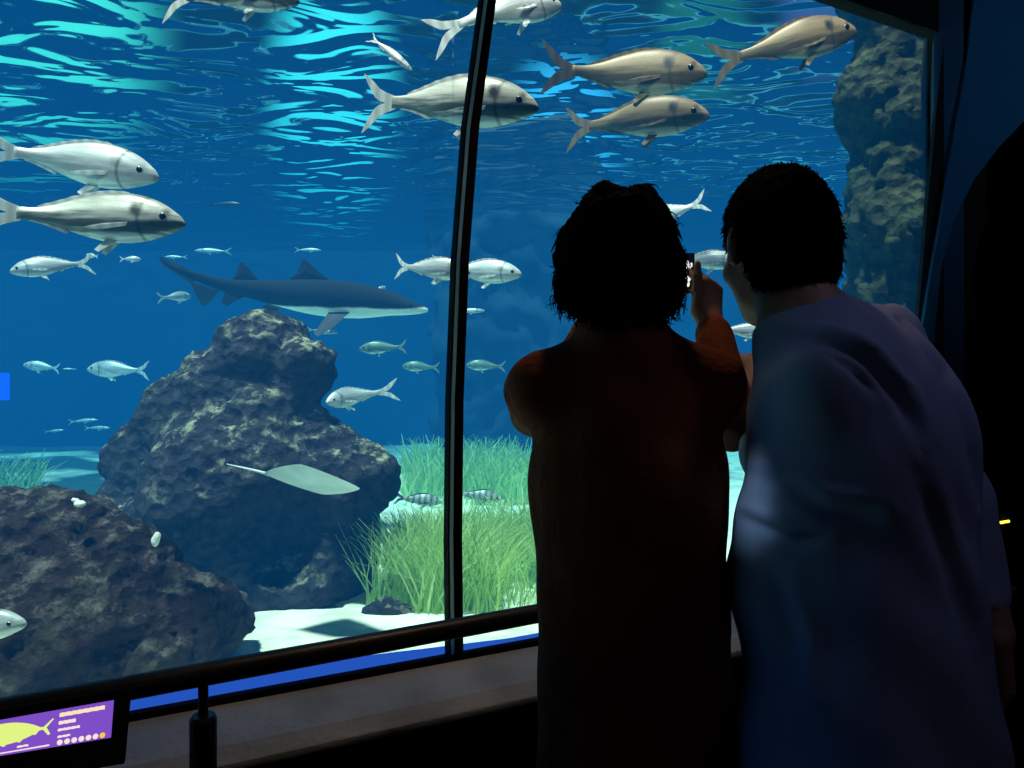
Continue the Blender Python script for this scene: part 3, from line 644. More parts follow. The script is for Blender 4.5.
for a in [
 ('sea_bream', 'bream', 'plain', 74, 163, 162, 2.75, 8, -8, 'large pale silver bream at the left edge, upper of the pair', FG, -.12, 8),
 ('sea_bream', 'bream', 'silver', 88, 219, 184, 2.6, 8, -1, 'large silver bream with black cheek spot at the left edge, lower of the pair', FG, -.2, 0),
 ('sea_bream', 'bream', 'silver', 447, 103, 184, 2.75, -6, -5, 'large silver bream swimming right behind the top of the mullion', FG, .15, 6),
 ('sea_bream', 'bream', 'plain', 506, 8, 120, 2.9, 30, 16, 'pale bream cut by the top of the photo beside the mullion', FG, .5, -12),
 ('sea_bream', 'bream', 'silver', 232, -6, 120, 2.6, 25, 6, 'bream cut by the top edge of the photo above the left ripples', FG, .3, -10),
 ('sea_bream', 'bream', 'gold', 625, 75, 158, 3.5, -10, -3, 'golden brown bream, upper of the two overlapping near the top', GG, -.3, 6),
 ('sea_bream', 'bream', 'gold', 634, 120, 142, 3.7, -14, -1, 'golden brown bream, lower of the two overlapping near the top', GG, .25, 5),
 ('sea_bream', 'bream', 'gold', 790, 43, 146, 3.6, 8, 13, 'golden brown bream rising towards the rock column at the upper right', GG, .3, 3),
 ('silver_fish', 'slim', 'plain', 390, 52, 58, 3.2, 0, -40, 'small slender silver fish diving at the top left of the mullion', None, .2, 0),
 ('sea_bream', 'bream', 'plain', 51, 266, 68, 3.6, 200, -12, 'pale bream facing left just below the big pair at the left edge', FG, -.3, 5),
 ('sea_bream', 'bream', 'plain', 430, 269, 82, 3.2, -8, -6, 'white bream half hidden by the left side of the mullion', FG, .3, 6),
 ('sea_bream', 'bream', 'plain', 478, 272, 88, 3.75, -8, -4, 'white bream emerging from the right side of the mullion', FG, -.2, 6),
 ('sea_bream', 'bream', 'plain', 668, 214, 74, 3.9, 188, -14, 'white bream heading left behind the hair of the woman with only its tail clear', FG, .3, 10),
 ('sea_bream', 'bream', 'plain', 703, 261, 70, 3.8, -10, -2, 'white bream with its head between the raised phone hand and the man', FG, .1, 8),
 ('sea_bream', 'bream', 'plain', 742, 331, 54, 3.6, -8, -5, 'pale bream above the forearm of the man', FG, .2, 5),
 ('sea_bream', 'bream', 'plain', 353, 397, 40, 3.85, 236, -8, 'bright white fish turning towards the glass right of the rock peak', FG, .6, 5),
 ('reef_fish', 'bream', 'green', 383, 348, 48, 6.2, 182, -3, 'dark green oval fish with pale rim below the shark snout', FD, 0, 0),
 ('reef_fish', 'bream', 'green', 421, 367, 38, 6.6, 180, 2, 'small greenish fish facing left beside the left of the mullion', FD, 0, 0),
 ('reef_fish', 'bream', 'green', 486, 366, 40, 6.6, 180, 2, 'small greenish fish facing left on the right of the mullion', FD, 0, 0),
 ('reef_fish', 'bream', 'plain', 118, 370, 62, 6.4, 180, 1, 'pale fish facing left level with the rock peak, left of the rock', FD, 0, 0),
 ('reef_fish', 'bream', 'plain', 43, 367, 36, 7.2, 190, 6, 'pale blue fish left of the one beside the rock', FD, .3, 0),
 ('reef_fish', 'slim', 'plain', 70, 369, 12, 7.6, 200, 0, 'tiny pale fish between the two left facing fish', FD, .3, 0),
 ('reef_fish', 'slim', 'plain', 83, 421, 28, 8.4, 8, 4, 'faint slim fish, upper of the pair above the bright sand strip', FD, 0, 0),
 ('reef_fish', 'slim', 'plain', 97, 428, 26, 8.2, 0, 0, 'faint slim fish, lower of the pair above the bright sand strip', FD, 0, 0),
 ('reef_fish', 'slim', 'plain', 54, 431, 18, 8.6, 10, 5, 'faint tiny slim fish left of the pair above the sand strip', FD, 0, 0),
 ('reef_fish', 'bream', 'plain', 176, 297, 17, 5.6, 62, 8, 'small pale fish seen nearly head on below the tail of the shark', FD, .2, 0),
 ('reef_fish', 'slim', 'dark', 224, 204, 34, 7.4, 0, 0, 'small dark fish hanging in the blue above the tail of the shark', FD, 0, 0),
 ('reef_fish', 'slim', 'plain', 213, 251, 36, 9.0, 186, 0, 'faint grey slim fish just above the tail of the shark', FD, 0, 0),
 ('reef_fish', 'slim', 'plain', 322, 331, 32, 5.6, 5, -6, 'small slim fish just right of the rock peak', FD, 0, 0),
 ('reef_fish', 'bream', 'plain', 379, 290, 14, 6.4, 40, 25, 'tiny bright fish just above the back of the shark', FD, 0, 0),
 ('reef_fish', 'slim', 'plain', 176, 257, 22, 8.0, 186, 0, 'tiny faint fish left of the grey slim one above the shark tail', FD, 0, 0),
 ('reef_fish', 'slim', 'plain', 468, 311, 34, 6.4, 4, 2, 'pale slim shape standing in for the refracted shark snout right of the mullion', FD, 0, 0),  # slim fish mesh used for the refracted image of the shark snout
 ('reef_fish', 'slim', 'plain', 308, 250, 26, 8.2, 4, 0, 'faint slim fish in open water above the front of the shark', FD, 0, 0),
 ('reef_fish', 'bream', 'plain', 93, 256, 16, 4.4, 170, 10, 'tiny shape standing in for a bright reflection behind the tail of the left facing bream', FD, .3, 0),  # fish mesh used for a small bright reflection
 ('reef_fish', 'bream', 'plain', 130, 259, 20, 4.6, 15, 0, 'tiny shape standing in for a bright reflection below the snout of the lower big bream', FD, .3, 0),  # another bright reflection built from the fish mesh
 ('striped_fish', 'bream', 'striped', 418, 500, 48, 4.9, 5, -6, 'striped grey fish over the seagrass left of the mullion', 'striped fish over the seagrass', .2, 0),
 ('striped_fish', 'bream', 'striped', 478, 496, 48, 5.0, 5, -8, 'striped grey fish over the seagrass right of the mullion', 'striped fish over the seagrass', .2, 0),
 ('sea_bream', 'bream', 'plain', -40, 629, 128, 2.25, 4, 4, 'white fish poking its head in at the left edge in front of the brown rock', FG, .1, 5),
 ('reef_fish', 'bream', 'plain', 850, 243, 22, 4.6, 0, 4, 'small pale fish half hidden by the left side of the rock column', FD, .1, 0),
]:
    fish(*a[:10], group=a[10], bend=a[11], roll=a[12])

# ---- shark
def loft(st, top, bot, wid, zc, n=60, seg=22, L=1.0):
    t = np.linspace(0, 1, n); g = lambda a: np.interp(t, st, a)
    T, B, W, C = g(top), g(bot), g(wid), g(zc)
    for A_ in (T, B, W, C):
        for _ in range(2): A_[1:-1] = (A_[:-2]+2*A_[1:-1]+A_[2:])/4
    V = []
    for i in range(n):
        hz = (T[i]-B[i])/2; m = (T[i]+B[i])/2+C[i]
        for a in np.linspace(0, 2*math.pi, seg, endpoint=False): V.append((.5-t[i], W[i]*math.cos(a), m+hz*math.sin(a)))
    Fc = [(i*seg+j, (i+1)*seg+j, (i+1)*seg+(j+1) % seg, i*seg+(j+1) % seg) for i in range(n-1) for j in range(seg)]
    Fc += [tuple(range(seg)), tuple((n-1)*seg+j for j in range(seg))[::-1]]
    return V, Fc
def shark_mat():
    m, nt, out = newmat('shark_skin')
    b = nd(nt, 'BsdfPrincipled', Roughness=.9); b.inputs['Specular IOR Level'].default_value = .1
    tc = nd(nt, 'TexCoord'); sx = nd(nt, 'SeparateXYZ'); nt.links.new(tc.outputs['Object'], sx.inputs[0])
    n = nd(nt, 'TexNoise', Scale=9, Detail=4); nt.links.new(tc.outputs['Object'], n.inputs['Vector'])
    a = nd(nt, 'Math', operation='MULTIPLY_ADD'); nt.links.new(n.outputs['Fac'], a.inputs[0]); a.inputs[1].default_value = .02; nt.links.new(sx.outputs['Z'], a.inputs[2])
    # the white belly climbs towards the snout
    sl = nd(nt, 'Math', operation='MULTIPLY_ADD'); nt.links.new(sx.outputs['X'], sl.inputs[0]); sl.inputs[1].default_value = -.055; nt.links.new(a.outputs[0], sl.inputs[2])
    mr = nd(nt, 'MapRange', From_Min=-.1, From_Max=.1); nt.links.new(sl.outputs[0], mr.inputs[0])
    c = ramp(nt, mr.outputs[0], [(.36, (.95, .98, .9, 1)), (.40, (.022, .03, .04, 1)), (.9, (.014, .02, .028, 1))]).outputs[0]
    nt.links.new(c, b.inputs['Base Color']); nt.links.new(b.outputs[0], out.inputs[0]); return m
M_shark = shark_mat(); M_sfin = surf('shark_fin', (.022, .032, .045, 1), scale=8, rough=.7)
YS = 5.6; SL = 262/F*YS
sh = empty('shark', P(297, 296, YS), 'long dark shark with white belly swimming right above the rock peak', 'shark'); sh.scale = (SL,)*3; sh.rotation_euler = (math.radians(14), math.radians(4), math.radians(3))
st = [0, .03, .08, .15, .25, .36, .46, .56, .66, .74, .80, .88, .95, 1]
V, Fc = loft(st, [.003, .012, .022, .036, .05, .056, .052, .042, .032, .024, .02, .016, .010, .002], [-.006, -.016, -.026, -.038, -.052, -.056, -.05, -.038, -.026, -.018, -.014, -.010, -.006, -.001],
             [.004, .02, .034, .045, .052, .053, .05, .04, .028, .018, .013, .008, .004, .001], [-.012, -.010, -.006, 0, 0, 0, 0, .002, .006, .01, .016, .032, .05, .066])
mesh('body', [(x, y, z*1.3) for x, y, z in V], Fc, M_shark, sh)
def fin(name, pts, parent, mat, th=.004):
    pts = [(x, y, z*1.3) for x, y, z in pts]
    b = MB(); k = len(pts); c = np.mean(pts, 0)
    pts = [np.array(p, float) for p in pts]; nrm = np.cross(pts[1]-pts[0], pts[2]-pts[0]); nrm /= np.linalg.norm(nrm)
    ring = [c+(p-c)*1.0 for p in pts]; V = ring+[c+nrm*th, c-nrm*th]
    b.add(V, [(i, (i+1) % k, k) for i in range(k)]+[((i+1) % k, i, k+1) for i in range(k)])
    return b.build(name, mat, parent)
fin('dorsal_fin', [(.13, 0, .05), (.08, 0, .075), (.035, 0, .105), (.02, 0, .11), (.012, 0, .095), (.0, 0, .07), (-.02, 0, .055), (-.03, 0, .045)], sh, M_sfin)
fin('dorsal_fin', [(-.14, 0, .035), (-.17, 0, .06), (-.20, 0, .085), (-.213, 0, .086), (-.22, 0, .07), (-.235, 0, .045), (-.25, 0, .032)], sh, M_sfin)
for sg in (1, -1):
    fin('pectoral_fin', [(.21, sg*.04, -.03), (.13, sg*.044, -.035), (.115, sg*.10, -.06), (.10, sg*.16, -.085), (.118, sg*.17, -.09), (.16, sg*.12, -.07)], sh, M_sfin)
    fin('pelvic_fin', [(-.06, sg*.025, -.04), (-.12, sg*.022, -.032), (-.14, sg*.06, -.062), (-.12, sg*.075, -.07)], sh, M_sfin)
fin('anal_fin', [(-.20, 0, -.014), (-.27, 0, -.004), (-.285, 0, -.035), (-.265, 0, -.045)], sh, M_sfin)
fin('tail_fin', [(-.29, 0, 0), (-.33, 0, .005), (-.36, 0, .012), (-.40, 0, .018), (-.38, 0, -.018), (-.362, 0, -.045), (-.345, 0, -.05), (-.32, 0, -.03)], sh, M_sfin)
fin('tail_fin', [(-.34, 0, .03), (-.42, 0, .06), (-.50, 0, .083), (-.515, 0, .084), (-.50, 0, .062), (-.46, 0, .042), (-.40, 0, .016)], sh, M_sfin)
for sg in (1, -1):
    b = MB(); c = np.array([.435, sg*.029, .0]); b.tube([c-np.array([0, sg*.003, 0]), c+np.array([0, sg*.002, 0])], .004, 10); b.build('eye', M_pupil, sh)

# ---- stingray in front of the rock
YR = 3.35; RL = 90/F*YR
ray = empty('stingray', P(312, 481, YR), 'pale stingray with a long thin tail gliding in front of the tall rock', 'ray'); ray.scale = (RL,)*3
ray.rotation_euler = (math.radians(-27), math.radians(8), math.radians(-4))
M_ray = surf('ray_skin', (.78, .86, .86, 1), (.60, .68, .70, 1), scale=3, rough=.55)
V = []; Fc = []; nr, na = 14, 48
def ray_rim(a):
    x, y = math.cos(a), math.sin(a)
    r = 1/((abs(x)/.55)**1.25+(abs(y)/.50)**1.25)**(1/1.25); return x*r, y*r
for side in (1, -1):
    for i in range(nr+1):
        f = i/nr
        for j in range(na):
            x, y = ray_rim(2*math.pi*j/na); 
            th = .085*(1-f**1.7)*math.exp(-(y*f/.35)**2*.8)+.006*(1-f)
            V.append((x*f-.02*(1-f), y*f, side*th*(1.0 if side > 0 else .45)+.04*(y*f)**2))
    o_ = 0 if side == 1 else (nr+1)*na
    for i in range(nr):
        for j in range(na):
            q = (o_+i*na+j, o_+i*na+(j+1) % na, o_+(i+1)*na+(j+1) % na, o_+(i+1)*na+j); Fc.append(q if side == -1 else q[::-1])
o = mesh('body', V, Fc, M_ray, ray)
b = MB(); b.tube([(-.50, 0, .0), (-.62, 0, .015), (-.8, 0, .03), (-1.0, 0, .045)], [.022, .016, .011, .004], 8); b.build('tail', M_ray, ray, smooth=True)
for sg in (1, -1):
    b = MB(); b.tube([(.30, sg*.07, .055), (.30, sg*.078, .075)], [.022, .012], 10); b.build('eye', M_pupil, ray, smooth=True)

# small blue lamp far away at the left side of the tank
o = None
b = MB(); a, c2 = P(-22, 373, 8.0), P(7, 400, 8.0); b.prism([(a[0], 8, c2[2]), (c2[0], 8, c2[2]), (c2[0], 8, a[2]), (a[0], 8, a[2])], (0, .04, 0))
o = b.build('blue_lamp', emit('blue_lamp_glow', lin(20, 60, 255), 5.0)); props(recentre(o, (float(a[0]+c2[0])/2, 8.0, float(c2[2]))), 'small glowing blue lamp far back at the left edge', 'light')

# ================================================================ RAIL AND SIGN
R0 = np.array([-.88, 1.29, .757])
def RL_(t, d=0, z=0): return R0+U*t+N*d+np.array([0, 0, z])
rail = empty('handrail', RL_(.28)*np.array([1, 1, 0]), 'dark round metal handrail running along the tank window', 'handrail')
b = MB(); b.tube([RL_(t, 0, .016*t) for t in np.linspace(-2.5, 2.9, 28)], .0225, 20); rehome(b.build('rail', M_metal, smooth=True), rail)
for t in (.324, 2.2):
    p = RL_(t); 
    b = MB(); b.tube([zv(p, .67), zv(p, .75)], .0095, 14); rehome(b.build('post', M_metal, smooth=False), rail)
    b = MB(); b.tube([zv(p, 0.0), zv(p, .677), zv(p, .684)], [.025, .025, .021], 18); rehome(b.build('sleeve', M_metal, smooth=False), rail)
# sign: backlit purple panel below the rail
S0 = RL_(.10, -.045); SN = N*math.cos(.35)+np.array([0, 0, -1])*math.sin(.35); 
SN = np.array([N[0]*.94, N[1]*.94, -.34])
def on_sign(px, py, off=0.0):
    r = np.array([(px-512)/F, 1.0, -(py-384)/F]); s = ((S0+np.array([0, 0, -.02])-CAM)@SN-off)/(r@SN); return CAM+r*s
TLc, TRc, BRc, BLc = on_sign(0, 720), on_sign(114, 700), on_sign(111, 737.5), on_sign(0, 756)
def sg_(a, bb, off=0.0):
    p = (TLc*(1-a)+TRc*a)*(1-bb)+(BLc*(1-a)+BRc*a)*bb; return p-SN*off
sign = empty('sign', sg_(.3, 1.0), 'lit purple fish information sign under the handrail at lower left', 'sign')
b = MB(); b.prism([sg_(-1.05, -.28), sg_(1.16, -.28), sg_(1.16, 1.75), sg_(-1.05, 1.75)], SN*.014); rehome(b.build('housing', M_black, bevel=.004), sign)
b = MB(); b.prism([sg_(-.95, 0, .0), sg_(1, 0, .0), sg_(1, 1, .0), sg_(-.95, 1, .0)], -SN*.0015); rehome(b.build('panel', emit('sign_purple', lin(126, 78, 198), 1.0)), sign)
def flat(name, pts, mat, off=.0022):
    V = [sg_(x, y, off) for x, y in pts]; o = mesh(name, V, [tuple(range(len(V)))], mat, smooth=False); return rehome(o, sign)
M_yel = emit('sign_yellow', lin(226, 245, 132), 1.0); M_wht = emit('sign_white', lin(250, 226, 222), 1.0); M_cream = emit('sign_cream', lin(250, 228, 190), 1.0); M_dot = emit('sign_dot', lin(250, 205, 60), 1.0)
bodyp = []
for i in range(25):
    t = i/24; x = -.30+.66*t; bodyp.append((x, .43-.30*math.sin(math.pi*min(1, t*1.02))**.75-.02*t))
for i in range(25):
    t = 1-i/24; x = -.30+.66*t; bodyp.append((x, .46+.26*math.sin(math.pi*min(1, t*1.02))**.8+.05*(i % 5 == 2)))
flat('fish_picture', bodyp, M_yel)
flat('fish_tail', [(.33, .40), (.375, .40), (.45, .21), (.465, .22), (.40, .43), (.435, .62), (.415, .65), (.37, .48), (.33, .47)], M_yel)
def bar(x0, x1, y, h, mat, n=9):
    pts = []
    for i in range(n+1): pts.append((x0+(x1-x0)*i/n, y-h/2-(.012 if i % 2 else 0)))
    for i in range(n, -1, -1): pts.append((x0+(x1-x0)*i/n, y+h/2+(.01 if i % 3 == 1 else 0)))
    flat('text_line', pts, mat)
bar(.51, .92, .155, .10, M_cream, 16); bar(.505, .66, .37, .085, M_wht, 8); bar(.50, .70, .56, .06, M_wht, 10); bar(.50, .615, .745, .05, M_wht, 6)
bar(.145, .245, .83, .045, M_wht, 4); bar(-.6, .43, .93, .035, M_wht, 3)
for i in range(7):
    cx = .523+.0655*i; flat('rating_dot', [(cx+.027*math.cos(a), .90+.075*math.sin(a)) for a in np.linspace(0, 2*math.pi, 14, endpoint=False)], M_dot if i == 6 else M_wht)

# little yellow step light in the corridor
p = P(1003, 522, 3.45); b = MB(); b.tube([p+np.array([-.012, 0, -.003]), p+np.array([.028, 0, .004])], .0065, 10)
ym = emit('yellow_glow', lin(255, 225, 80), 2.0)
lamp = empty('wall_light', zv(p, 0), 'tiny yellow light glowing in the dark archway at the right edge', 'light')
rehome(b.build('bulb', ym), lamp)
b = MB(); q = p+np.array([.01, .03, 0]); b.tube([zv(q, 0), zv(q, q[2]+.03)], .02, 12); rehome(b.build('bollard', M_black), lamp)

# ================================================================ PEOPLE
M_skin = surf('skin', (.40, .235, .165, 1), (.34, .19, .13, 1), scale=14, rough=.55, spec=.35)
M_hairw = surf('black_hair', (.0018, .0016, .0017, 1), scale=40, rough=.9, spec=.02)
M_hairm = surf('short_black_hair', (.002, .002, .0023, 1), scale=60, rough=.9, spec=.02)
M_jacket = surf('rust_cloth', (.24, .06, .018, 1), (.17, .042, .013, 1), scale=9, rough=.85, bump=.25, bscale=90, spec=.15)
M_shirt = surf('blue_cotton', (.30, .36, .56, 1), (.26, .31, .50, 1), scale=6, rough=.85, bump=.06, bscale=160, spec=.15)
M_trou = surf('dark_trousers', (.012, .013, .018, 1), scale=9, rough=.9)
M_shoe = surf('dark_leather', (.012, .011, .010, 1), scale=9, rough=.5)
M_eyew = surf('eye_white', (.7, .7, .68, 1), rough=.2)

def hand_prims(w, d, n, s, curl, scale=1.0, thumb=None, spread=0.0):
    d = d/np.linalg.norm(d); n = n-d*(n@d); n /= np.linalg.norm(n); s = s-d*(s@d)-n*(s@n); s /= np.linalg.norm(s)
    pr = []
    offs = (.030, .010, -.010, -.028); base = (.083, .088, .084, .076)
    lens = ((.042, .025, .020), (.046, .029, .022), (.042, .027, .021), (.033, .020, .018))
    k = .006
    for i in range(4):
        kn = w+(d*base[i]+s*offs[i])*scale
        pr.append(rc(w+s*offs[i]*.55*scale+d*.008*scale, kn, .0155*scale, .0115*scale, .012))
        dd = d+s*spread*(1.5-i)*.1; dd /= np.linalg.norm(dd); q = kn; nn = n.copy()
        for j in range(3):
            a = curl[j]*(1+.06*i); c, s_ = math.cos(a), math.sin(a); dd, nn = dd*c+nn*s_, nn*c-dd*s_
            q2 = q+dd*lens[i][j]*scale; r = (.0092, .0083, .0074, .0062)
            pr.append(rc(q, q2, r[j]*scale, r[j+1]*scale, k)); q = q2
    tb = w+(d*.022+s*.026+n*.010)*scale
    pr.append(rc(w+s*.012*scale, tb, .016*scale, .015*scale, .014))
    td = thumb if thumb is not None else (d*.62+s*.62+n*.45)
    td = td/np.linalg.norm(td); q = tb; 
    for j, (l, r1, r2) in enumerate(((.042, .0145, .011), (.032, .0108, .0095), (.026, .0095, .007))):
        q2 = q+td*l*scale; pr.append(rc(q, q2, r1*scale, r2*scale, .008)); q = q2; td = td*.93+d*.25-s*.08; td /= np.linalg.norm(td)
    return pr
def head_prims(H, c, s):
    T = lambda *v: c+H@(np.array(v)*s)
    e = lambda p, r, k=.02: el(T(*p), np.array(r)*s, H, k*s)
    pr = [e((0, -.012, .03), (.077, .099, .093)), e((0, .032, -.045), (.059, .066, .074), .03), e((0, .070, -.098), (.024, .02, .02), .03),
          rc(T(0, .094, .018), T(0, .113, -.026), .008*s, .0135*s, .012), e((.012, .098, -.03), (.009, .011, .008), .008), e((-.012, .098, -.03), (.009, .011, .008), .008),
          e((0, .088, .032), (.05, .016, .012), .02), e((0, .088, -.058), (.024, .013, .007), .008), e((0, .086, -.069), (.021, .013, .008), .008),
          e((.042, .062, -.025), (.022, .026, .022), .02), e((-.042, .062, -.025), (.022, .026, .022), .02)]
    for q in (1, -1):
        pr += [e((q*.080, -.008, .0), (.009, .021, .031), .010), e((q*.083, -.016, .012), (.008, .014, .018), .006), e((q*.078, -.002, -.025), (.007, .010, .011), .006)]
    sock = [e((q*.031, .094, .012), (.019, .012, .011), .012) for q in (1, -1)]
    return pr, sock, T
def eyes(T, s, root):
    for q in (1, -1):
        b = MB(); cc = T(q*.031, .082, .012); bm = bmesh.new(); bmesh.ops.create_uvsphere(bm, u_segments=14, v_segments=10, radius=.0125*s)
        me = bpy.data.meshes.new('eye'); bm.to_mesh(me); bm.free(); me.transform(Matrix.Translation(Vector(cc))); o = link('eye', me, M_eyew); rehome(o, root)
        bm = bmesh.new(); bmesh.ops.create_uvsphere(bm, u_segments=12, v_segments=8, radius=.0062*s)
        me = bpy.data.meshes.new('iris'); bm.to_mesh(me); bm.free(); me.transform(Matrix.Translation(Vector(T(q*.031, .0905, .012)))); i_ = link('iris', me, M_pupil)
        i_.parent = o; i_.matrix_parent_inverse = Matrix.Translation(root.location).inverted()@Matrix.Identity(4)
        i_.matrix_parent_inverse = (o.matrix_parent_inverse).inverted() @ o.matrix_parent_inverse
def person(J, B, H, hs, root_xy, label, hands, hair_kind, shirt, folds, seed):
    root = empty('person', (root_xy[0], root_xy[1], 0), label, 'person')
    rs = np.random.default_rng(seed)
    hp, sock, T = head_prims(H, J['head'], hs)
    body = list(hp)
    body += [rc(T(0, -.03, -.055), J['neck']+np.array([0, 0, -.01]), .054*hs, .058, .03)]
    W = J['w']
    body += [el(J['chest'], (.150*W, .105*W, .165), B, .05), el(J['chest']*.55+J['neck']*.45, (.125*W, .085*W, .11), B, .06), el(J['chest']*.45+J['pelvis']*.55, (.13*W, .098*W, .15), B, .06), el(J['pelvis'], (.132*W, .10*W, .12), B, .06)]
    for q in ('L', 'R'):
        sh_, e_, w_ = J['sh'+q], J['el'+q], J['wr'+q]
        body += [rc(J['neck'], sh_, .05, .052, .05), rc(sh_, e_, .050, .038, .03), rc(e_, w_, .040, .026, .02), el(e_*.72+w_*.28, (.040, .040, .040), I3, .02)]
        hp_, k_, a_ = J['hip'+q], J['kn'+q], J['an'+q]
        body += [rc(hp_, k_, .074, .055, .05), rc(k_, a_, .055, .034, .03), rc(k_*.72+a_*.28, k_*.4+a_*.6, .053, .040, .03), rc(a_, a_+B@np.array([0, .15, -.045]), .036, .026, .03)]
    for h in hands: body += hand_prims(**h)
    V, Q = sdf(body, .0045, carve=sock); o = npmesh('body', V, Q, M_skin); rehome(o, root)
    eyes(T, hs, root)
    # ---- upper garment
    g = shirt['g']
    up = [el(J['chest'], (.158*W, .115*W, .175), B, .06), el(J['chest']*.55+J['neck']*.45, (shirt['yoke']*W, .09*W, .115), B, .06)]
    up += shirt['extra']
    for q in ('L', 'R'):
        sh_, e_, w_ = J['sh'+q], J['el'+q], J['wr'+q]; f = shirt['sleeve'+q]
        up += [rc(J['neck']-np.array([0, 0, .008]), sh_, .058, .057, .05), rc(sh_, e_, .057, .049, shirt['k'])]
        if f > 0: up += [rc(e_, e_*(1-f)+w_*f, .046, .036, .025)]
    nv = J['neck']-T(0, -.03, -.055); nv = nv/np.linalg.norm(nv)
    up += [rc(J['neck']-np.array([0, 0, .02]), J['neck']-nv*shirt['collar'], .068, .062, .03)]
    V, Q = sdf(up, .007, inflate=g, cuts=[((0, 0, shirt['hem']), (0, 0, -1)), (J['neck']-nv*(shirt['collar']+.002), -nv)])
    o = npmesh(shirt['name'], V, Q, shirt['mat']); displace(o, folds); rehome(o, root)
    # ---- trousers
    tr = [el(J['pelvis'], (.132, .09, .12), B, .06)]
    for q in ('L', 'R'):
        hp_, k_, a_ = J['hip'+q], J['kn'+q], J['an'+q]; tr += [rc(hp_, k_, .076, .068, .04), rc(k_, a_, .068, .056, .03)]
    V, Q = sdf(tr, .010, inflate=.008, cuts=[((0, 0, .055), (0, 0, -1)), ((0, 0, J['pelvis'][2]+.08), (0, 0, 1))])
    o = npmesh('trousers', V, Q, M_trou); displace(o, lambda c: .008*fbm(c.astype(float), 9, 2)); rehome(o, root)
    for q in ('L', 'R'):
        a_ = J['an'+q]; f = B@np.array([0, 1.0, 0]); h0 = np.array([a_[0], a_[1], .042])
        V, Q = sdf([rc(h0-f*.045, h0+f*.06, .040, .042, .02), rc(h0+f*.05-np.array([0, 0, .006]), h0+f*.165-np.array([0, 0, .01]), .040, .034, .02), rc(h0, h0+np.array([0, 0, .05]), .042, .046, .02)], .006, cuts=[((0, 0, .002), (0, 0, -1))])
        o = npmesh('shoe', V, Q, M_shoe); rehome(o, root)
    # ---- hair
    if hair_kind == 'curly':
        e = lambda p, r, k=.02: el(T(*p), np.array(r)*hs, H, k)
        V, Q = sdf([e((-.002, -.03, .028), (.094, .105, .098)), e((0, -.055, -.03), (.100, .085, .085), .03), e((.046, -.03, -.005), (.052, .072, .060), .03), e((-.052, -.03, -.01), (.054, .072, .066), .03), e((0, -.06, -.088), (.060, .05, .048), .03), e((.015, -.005, .075), (.08, .088, .05), .03)],
                   .005, carve=[e((0, .115, -.03), (.062, .07, .085), .02)])
        o = npmesh('hair', V, Q, M_hairw)
        displace(o, lambda c: .020*fbm(c.astype(float), 26, 3, .6))
        Vn = np.empty(len(o.data.vertices)*3, np.float32); o.data.vertices.foreach_get('co', Vn); Vn = Vn.reshape(-1, 3)
        cen = T(0, -.03, .01); mb = MB(); fwd = H@np.array([0, 1.0, 0])
        for i in rs.choice(len(Vn), 2600, replace=False):
            p = Vn[i].astype(float); d = p-cen; d /= np.linalg.norm(d)
            if (p-cen)@fwd > .055*hs and (p-cen)[2] < .06: continue
            t1 = np.cross(d, rs.normal(size=3)); t1 /= np.linalg.norm(t1); t2 = np.cross(d, t1); r = rs.uniform(.003, .008); l = rs.uniform(.003, .011)
            if rs.random() < .04: l *= 1.8
            pts = [p-d*.006+d*l*s_*1.3+(t1*math.cos(5*s_)+t2*math.sin(5*s_)-t1)*r+np.array([0, 0, -.012*s_*s_]) for s_ in np.linspace(0, 1, 6)]
            mb.tube(pts, [.0013, .0013, .0012, .0010, .0008, .0004], 4)
        c_ = mb.build('curls', M_hairw, smooth=True); rehome(o, root); c_.parent = o
    else:
        e = lambda p, r, k=.02: el(T(*p), np.array(r)*hs, H, k)
        V, Q = sdf([e((0, -.016, .034), (.085, .105, .101)), e((0, -.045, -.015), (.081, .072, .085), .03), e((0, -.055, -.065), (.062, .05, .04), .03)],
                   .0045, carve=[e((0, .115, -.035), (.084, .088, .105), .012), e((.085, .012, -.045), (.03, .028, .05), .012), e((-.085, .012, -.045), (.03, .028, .05), .012)])
        o = npmesh('hair', V, Q, M_hairm); displace(o, lambda c: .005*fbm(c.astype(float), 60, 3, .6))
        Vn = np.empty(len(o.data.vertices)*3, np.float32); o.data.vertices.foreach_get('co', Vn); Vn = Vn.reshape(-1, 3)
        cen = T(0, -.03, -.02); mb = MB()
        for i in rs.choice(len(Vn), 1500, replace=False):
            p = Vn[i].astype(float); d = p-cen; d /= np.linalg.norm(d); d = d*.6+np.array([0, 0, -.8])+rs.normal(size=3)*.3; d /= np.linalg.norm(d); l = rs.uniform(.004, .009)
            mb.tube([p-d*.004, p+d*l*.5, p+d*l+np.array([0, 0, -.002])], [.0011, .0009, .0004], 4)
        c_ = mb.build('strands', M_hairm, smooth=True); rehome(o, root); c_.parent = o
    return root

